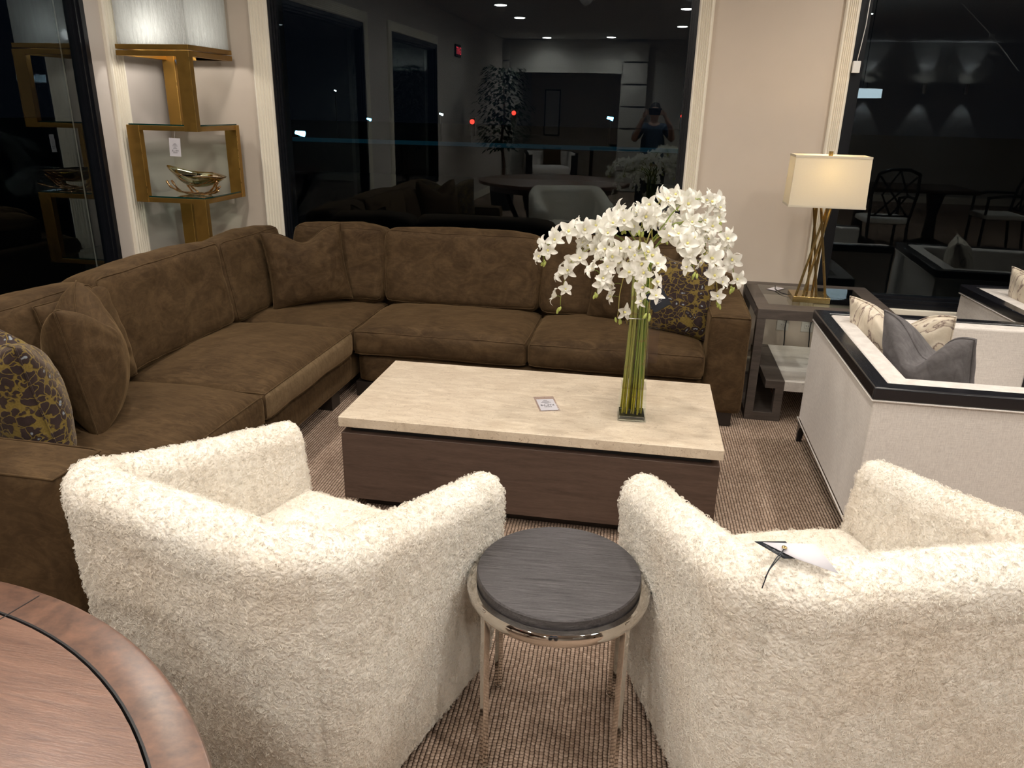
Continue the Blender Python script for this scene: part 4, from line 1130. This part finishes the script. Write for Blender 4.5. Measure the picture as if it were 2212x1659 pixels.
obj('cord', G().tube([(-.020, .004, .014), (-.034, -.022, .006), (-.044, -.043, -.010), (-.050, -.068, -.034)], .0011, 6), 'card_black', t, angle=180)

# blind cord clip on the window trim
t = thing('blind_cord', 'white pull cord with a small white clip on the right window trim', 'blind cord', (1.04, W-.035, 1.86))
obj('cord', G().tube([(.03, 0, .56), (.028, 0, .2), (.02, 0, .10), (.012, 0, .02)], .0022, 6), 'white_plastic', t, angle=180)
obj('clip', B(-.008, .032, -.012, .012, -.04, .022), 'white_plastic', t, bevel=.003)

# ================================================================== BEHIND THE CAMERA (seen in the window glass)
def fern(label, x, y, h, n, rad):
    t = thing('ficus_tree', label, 'tree', (x, y, 0))
    obj('planter', G().lathe([(0, 0), (.17, 0), (.21, .38), (.19, .38), (.18, .33), (0, .33)], 32), 'black_plastic', t, angle=40)
    obj('trunk', G().tube([(0, 0, .3), (.03, .02, .7), (-.02, .03, 1.1), (.02, 0, 1.5), (0, 0, h-.3)], [.03, .028, .024, .018, .01], 10), 'cherry_burl', t, angle=180)
    g = G(); r_ = random.Random(4)
    for i in range(n):
        a = r_.uniform(0, 2*PI); q = r_.random()**.5; zz = r_.uniform(.95, h); k = 1-abs((zz-1.5)/(h-1.2))*.55
        c = Vector((math.cos(a)*q*rad*k, math.sin(a)*q*rad*k, zz)); d = Vector((math.cos(a), math.sin(a), r_.uniform(-1, .4))).normalized(); s_ = d.cross(Vector((0, 0, 1))).normalized()*.024
        g.add([c, c+d*.035+s_, c+d*.10, c+d*.035-s_], [(0, 1, 2, 3)])
    l = obj('foliage', g, 'leaf_green', t, smooth=False); l['kind'] = 'stuff'
    return t
fern('indoor ficus tree mirrored in the middle window', -2.45, -2.9, 2.2, 1500, .55)
ex = thing('exit_sign', 'red lit EXIT sign high on the left wall, mirrored in the middle window', 'exit sign', (-3.2, -2.85, 2.42))
obj('housing', B(0, .03, -.16, .16, -.09, .09), 'black_plastic', ex, bevel=.005)
txt('EXIT', .15, 'exit_red', ex, (.032, 0, -.052), (R(90), 0, R(90)))
# photographer
pr_ = thing('person', 'person in a dark blue short sleeved shirt holding up a phone, mirrored in the window', 'person', (-.05, -.36, 0))
def skin_body(name, joints, edges, mat, parent, sub=2, root=0):
    me = bpy.data.meshes.new(name); me.from_pydata([j[0] for j in joints], edges, []); me.materials.append(MT[mat])
    o = bpy.data.objects.new(name, me); S.collection.objects.link(o); o.parent = parent
    o.modifiers.new('skin', 'SKIN').use_smooth_shade = True
    sv = me.skin_vertices[0].data
    for i, j in enumerate(joints):
        r_ = j[1] if isinstance(j[1], tuple) else (j[1], j[1]); sv[i].radius = r_; sv[i].use_root = (i == root)
    m_ = o.modifiers.new('sub', 'SUBSURF'); m_.levels = sub; m_.render_levels = sub
    return o
J = [((0, 0, .93), (.15, .10)), ((0, -.01, 1.10), (.135, .095)), ((0, -.02, 1.28), (.15, .10)), ((0, -.015, 1.40), (.10, .07)), ((0, 0, 1.46), .05), ((0, .02, 1.50), .05),
     ((0, .03, 1.55), (.062, .078)), ((0, .03, 1.60), (.072, .088)), ((0, .02, 1.645), (.055, .07)),
     ((-.17, -.01, 1.38), .055), ((-.235, .06, 1.25), .045), ((-.17, .22, 1.42), .034), ((-.13, .29, 1.52), .024),
     ((.17, -.01, 1.38), .055), ((.235, .06, 1.26), .045), ((.20, .22, 1.42), .034), ((.13, .29, 1.53), .024),
     ((-.09, 0, .86), .09), ((-.10, .02, .50), .062), ((-.10, 0, .10), .042), ((-.10, .12, .04), .035),
     ((.09, 0, .86), .09), ((.10, .02, .50), .062), ((.10, 0, .10), .042), ((.10, .12, .04), .035)]
Ed = [(0, 1), (1, 2), (2, 3), (3, 4), (4, 5), (5, 6), (6, 7), (7, 8), (3, 9), (9, 10), (10, 11), (11, 12), (3, 13), (13, 14), (14, 15), (15, 16), (0, 17), (17, 18), (18, 19), (19, 20), (0, 21), (21, 22), (22, 23), (23, 24)]
body = skin_body('body', J, Ed, 'skin', pr_)
for sx, hx in ((-1, -.13), (1, .13)):
    hj = [((hx, .29, 1.52), .022), ((hx-sx*.012, .315, 1.555), (.03, .016)), ((hx-sx*.02, .325, 1.59), (.032, .014))]
    he = [(0, 1), (1, 2)]
    hd_ = skin_body('hand', hj, he, 'skin', body)
    for k in range(4):
        f0 = Vector((hx-sx*.015, .318+.002*k, 1.575+.014*(k-1.2)))
        skin_body('finger', [(tuple(f0), .009), (tuple(f0+Vector((-sx*.030, .022, .004))), .0085), (tuple(f0+Vector((-sx*.052, .020-.004*k, .0))), .0075)], [(0, 1), (1, 2)], 'skin', body, 1)
    skin_body('thumb', [((hx, .30, 1.545), .011), ((hx-sx*.03, .300, 1.562), .010), ((hx-sx*.05, .318, 1.566), .008)], [(0, 1), (1, 2)], 'skin', body, 1)
sj = [((0, 0, .90), (.165, .112)), ((0, -.01, 1.10), (.155, .108)), ((0, -.02, 1.28), (.168, .115)), ((0, -.015, 1.405), (.115, .08)), ((-.17, -.01, 1.385), .068), ((-.222, .045, 1.27), .062), ((.17, -.01, 1.385), .068), ((.222, .045, 1.28), .062)]
skin_body('shirt', sj, [(0, 1), (1, 2), (2, 3), (3, 4), (4, 5), (3, 6), (6, 7)], 'navy_cloth', pr_)
tj = [((0, 0, .95), (.16, .112)), ((-.09, 0, .86), .105), ((-.10, .02, .50), .078), ((-.10, 0, .12), .06), ((.09, 0, .86), .105), ((.10, .02, .50), .078), ((.10, 0, .12), .06)]
skin_body('trousers', tj, [(0, 1), (1, 2), (2, 3), (0, 4), (4, 5), (5, 6)], 'dark_cloth', pr_)
skin_body('hair', [((0, -.01, 1.60), (.078, .075)), ((0, .01, 1.65), (.070, .082)), ((0, .05, 1.675), (.05, .045))], [(0, 1), (1, 2)], 'hair_dark', pr_)
obj('nose', G().lathe([(0, -.02), (.011, -.012), (.006, .018), (0, .022)], 10), 'skin', pr_, loc=(0, .118, 1.578))
for s_ in (-1, 1):
    obj('eye', G().lathe([(0, -.009), (.009, 0), (0, .009)], 10), 'white_plastic', pr_, loc=(s_*.03, .103, 1.60))
    obj('ear', G().lathe([(0, -.025), (.012, 0), (0, .028)], 10), 'skin', pr_, loc=(s_*.078, .025, 1.59))
for s_ in (-1, 1): obj('shoe', G().tube([(s_*.10, -.06, .035), (s_*.10, .08, .04), (s_*.10, .17, .03)], [.04, .045, .035], 12), 'black_plastic', pr_, angle=180)
ph = thing('phone', 'black phone held sideways by the person, mirrored in the window', 'phone', (-.045, -.022, 1.592))
obj('case', B(-.078, .078, -.004, .004, -.039, .039), 'card_black', ph, bevel=.003)
obj('camera_bump', B(.028, .066, .004, .007, -.014, .026), 'black_plastic', ph, bevel=.002)

# dining set, pendant, wall lights
dt = thing('dining_table', 'dark dining table mirrored in the right window', 'dining table', (3.15, -1.05, 0))
obj('table_top', B(-.8, .8, -.5, .5, .71, .755), 'dining_dark', dt, bevel=.008)
for sx in (-1, 1): obj('pedestal', G().lathe([(.25, 0), (.25, .04), (.08, .1), (.06, .4), (.11, .66), (.2, .71)], 24, (sx*.45, 0, 0)), 'dining_dark', dt, angle=40)
def dchair(label, x, y, rz, src=None):
    t = thing('dining_chair', label, 'dining chair', (x, y, 0), rz, 'dark lattice back dining chairs')
    obj('seat', B(-.25, .25, -.23, .25, .40, .47), 'rear_paint', t, bevel=.02)
    for sx in (-1, 1):
        obj('leg', G().tube([(sx*.23, .23, 0), (sx*.23, .23, .66)], .018, 8), 'black_rim', t); obj('leg', G().tube([(sx*.22, -.28, 0), (sx*.22, -.22, .42), (sx*.25, -.27, .75), (sx*.22, -.33, .98)], .018, 8), 'black_rim', t)
        obj('armrest', G().tube([(sx*.23, .25, .66), (sx*.27, .05, .70), (sx*.25, -.26, .70)], .016, 8), 'black_rim', t)
    g = G().tube([(-.22, -.33, .98), (-.1, -.35, 1.03), (.1, -.35, 1.03), (.22, -.33, .98)], .018, 8)
    g.tube([(-.2, -.32, .95), (0, -.29, .72), (.18, -.25, .5)], .011, 6); g.tube([(.2, -.32, .95), (0, -.29, .72), (-.18, -.25, .5)], .011, 6)
    g.tube([(-.22, -.25, .5), (.22, -.25, .5)], .011, 6); g.tube([(0, -.34, 1.02), (-.14, -.29, .74), (0, -.25, .5)], .011, 6); g.tube([(0, -.34, 1.02), (.14, -.29, .74), (0, -.25, .5)], .011, 6)
    obj('lattice_back', g, 'black_rim', t, angle=180)
    return t
dc = dchair('dark lattice back dining chair at the right end of the mirrored table', 4.36, -1.0, R(90))
dc2 = copy_tree(dc); dc2.location = (2.75, -.12, 0); dc2.rotation_euler = (0, 0, R(178)); dc2['label'] = 'dark lattice back dining chair at the window side of the mirrored table'
pn = thing('pendant_light', 'white drum pendant light glowing in the right window reflection', 'pendant light', (2.38, -.55, 1.80))
obj('drum', G().lathe([(0, 0), (.22, 0), (.22, .10), (0, .10)], 40), 'pendant_glow', pn, angle=30)
obj('cord', G().tube([(0, 0, .10), (0, 0, 1.08)], .004, 6), 'black_plastic', pn)
obj('canopy', G().lathe([(0, 1.07), (.09, 1.07), (.09, 1.1), (0, 1.1)], 24), 'black_plastic', pn)
for x, lab in ((3.85, 'left'), (4.86, 'middle'), (5.6, 'right')):
    t = thing('wall_sconce', 'small up and down wall light, %s one of three mirrored in the right window' % lab, 'wall light', (x, YR, 2.1))
    obj('bracket', B(-.03, .03, 0, .04, -.05, .05), 'chrome', t); obj('tube', G().lathe([(.04, -.09), (.045, .09), (.035, .09), (.032, -.09)], 20, (0, .085, 0)), 'chrome', t, angle=40)
    for zz in (-.085, .085): obj('lamp_lens', G().lathe([(0, zz-.003), (.033, zz-.003), (.033, zz+.003), (0, zz+.003)], 18, (0, .085, 0)), 'downlight_glow', t)
    for dz, rx in ((.12, R(180)), (-.12, 0)):
        ld = bpy.data.lights.new('sconce_beam', 'SPOT'); ld.energy = 8; ld.color = (.95, .97, 1); ld.spot_size = R(60); ld.shadow_soft_size = .02
        lo = bpy.data.objects.new('sconce_beam', ld); S.collection.objects.link(lo); lo.location = (x, YR+.085, 2.1+dz); lo.rotation_euler = (rx, 0, 0)
t = thing('hanging_cable', 'thin light cable with a clip, slanting in the right window reflection', 'cable', (3.5, -1.2, 2.9))
obj('cable', G().tube([(0, 0, 0), (.42, 0, -.36), (.80, 0, -.75)], .007, 6), 'white_plastic', t); obj('clip', B(.38, .44, -.015, .015, -.38, -.34), 'white_plastic', t)
# rear room furniture
rc = white_chair('white armchair in the room behind, mirrored in the middle window', -2.3, -7.7, R(-12)); del rc['group']
pillow('throw_pillow', .42, .40, .16, VB, (-2.27, -7.82, .39), (R(-8), 0, R(160)), 'brown pillow on the white armchair in the mirrored rear room', seed=12)
dt2 = thing('console_table', 'dark console table in the rear room, mirrored in the middle window', 'console table', (-1.0, -8.6, 0))
obj('table_top', B(-.5, .5, -.2, .2, .74, .78), 'dining_dark', dt2, bevel=.005)
for sx in (-1, 1):
    for sy in (-1, 1): obj('leg', B(sx*.46-.025, sx*.46+.025, sy*.16-.025, sy*.16+.025, 0, .74), 'dining_dark', dt2)
obj_b = thing('serving_bowl', 'wide grey bowl on the console table in the rear room', 'bowl', (-.9, -8.6, .78))
obj('bowl', G().lathe([(.05, 0), (.14, .03), (.20, .08), (.19, .08), (.13, .04), (0, .02)], 32), 'chrome', obj_b, angle=60)
pc = thing('framed_picture', 'tall framed picture on the far wall of the mirrored rear room', 'picture', (-2.65, -10.45, 1.5))
obj('frame', B(-.2, .2, 0, .03, -.55, .55), 'black_rim', pc, bevel=.004); obj('canvas', B(-.17, .17, .03, .034, -.52, .52), 'shelf_travertine', pc)
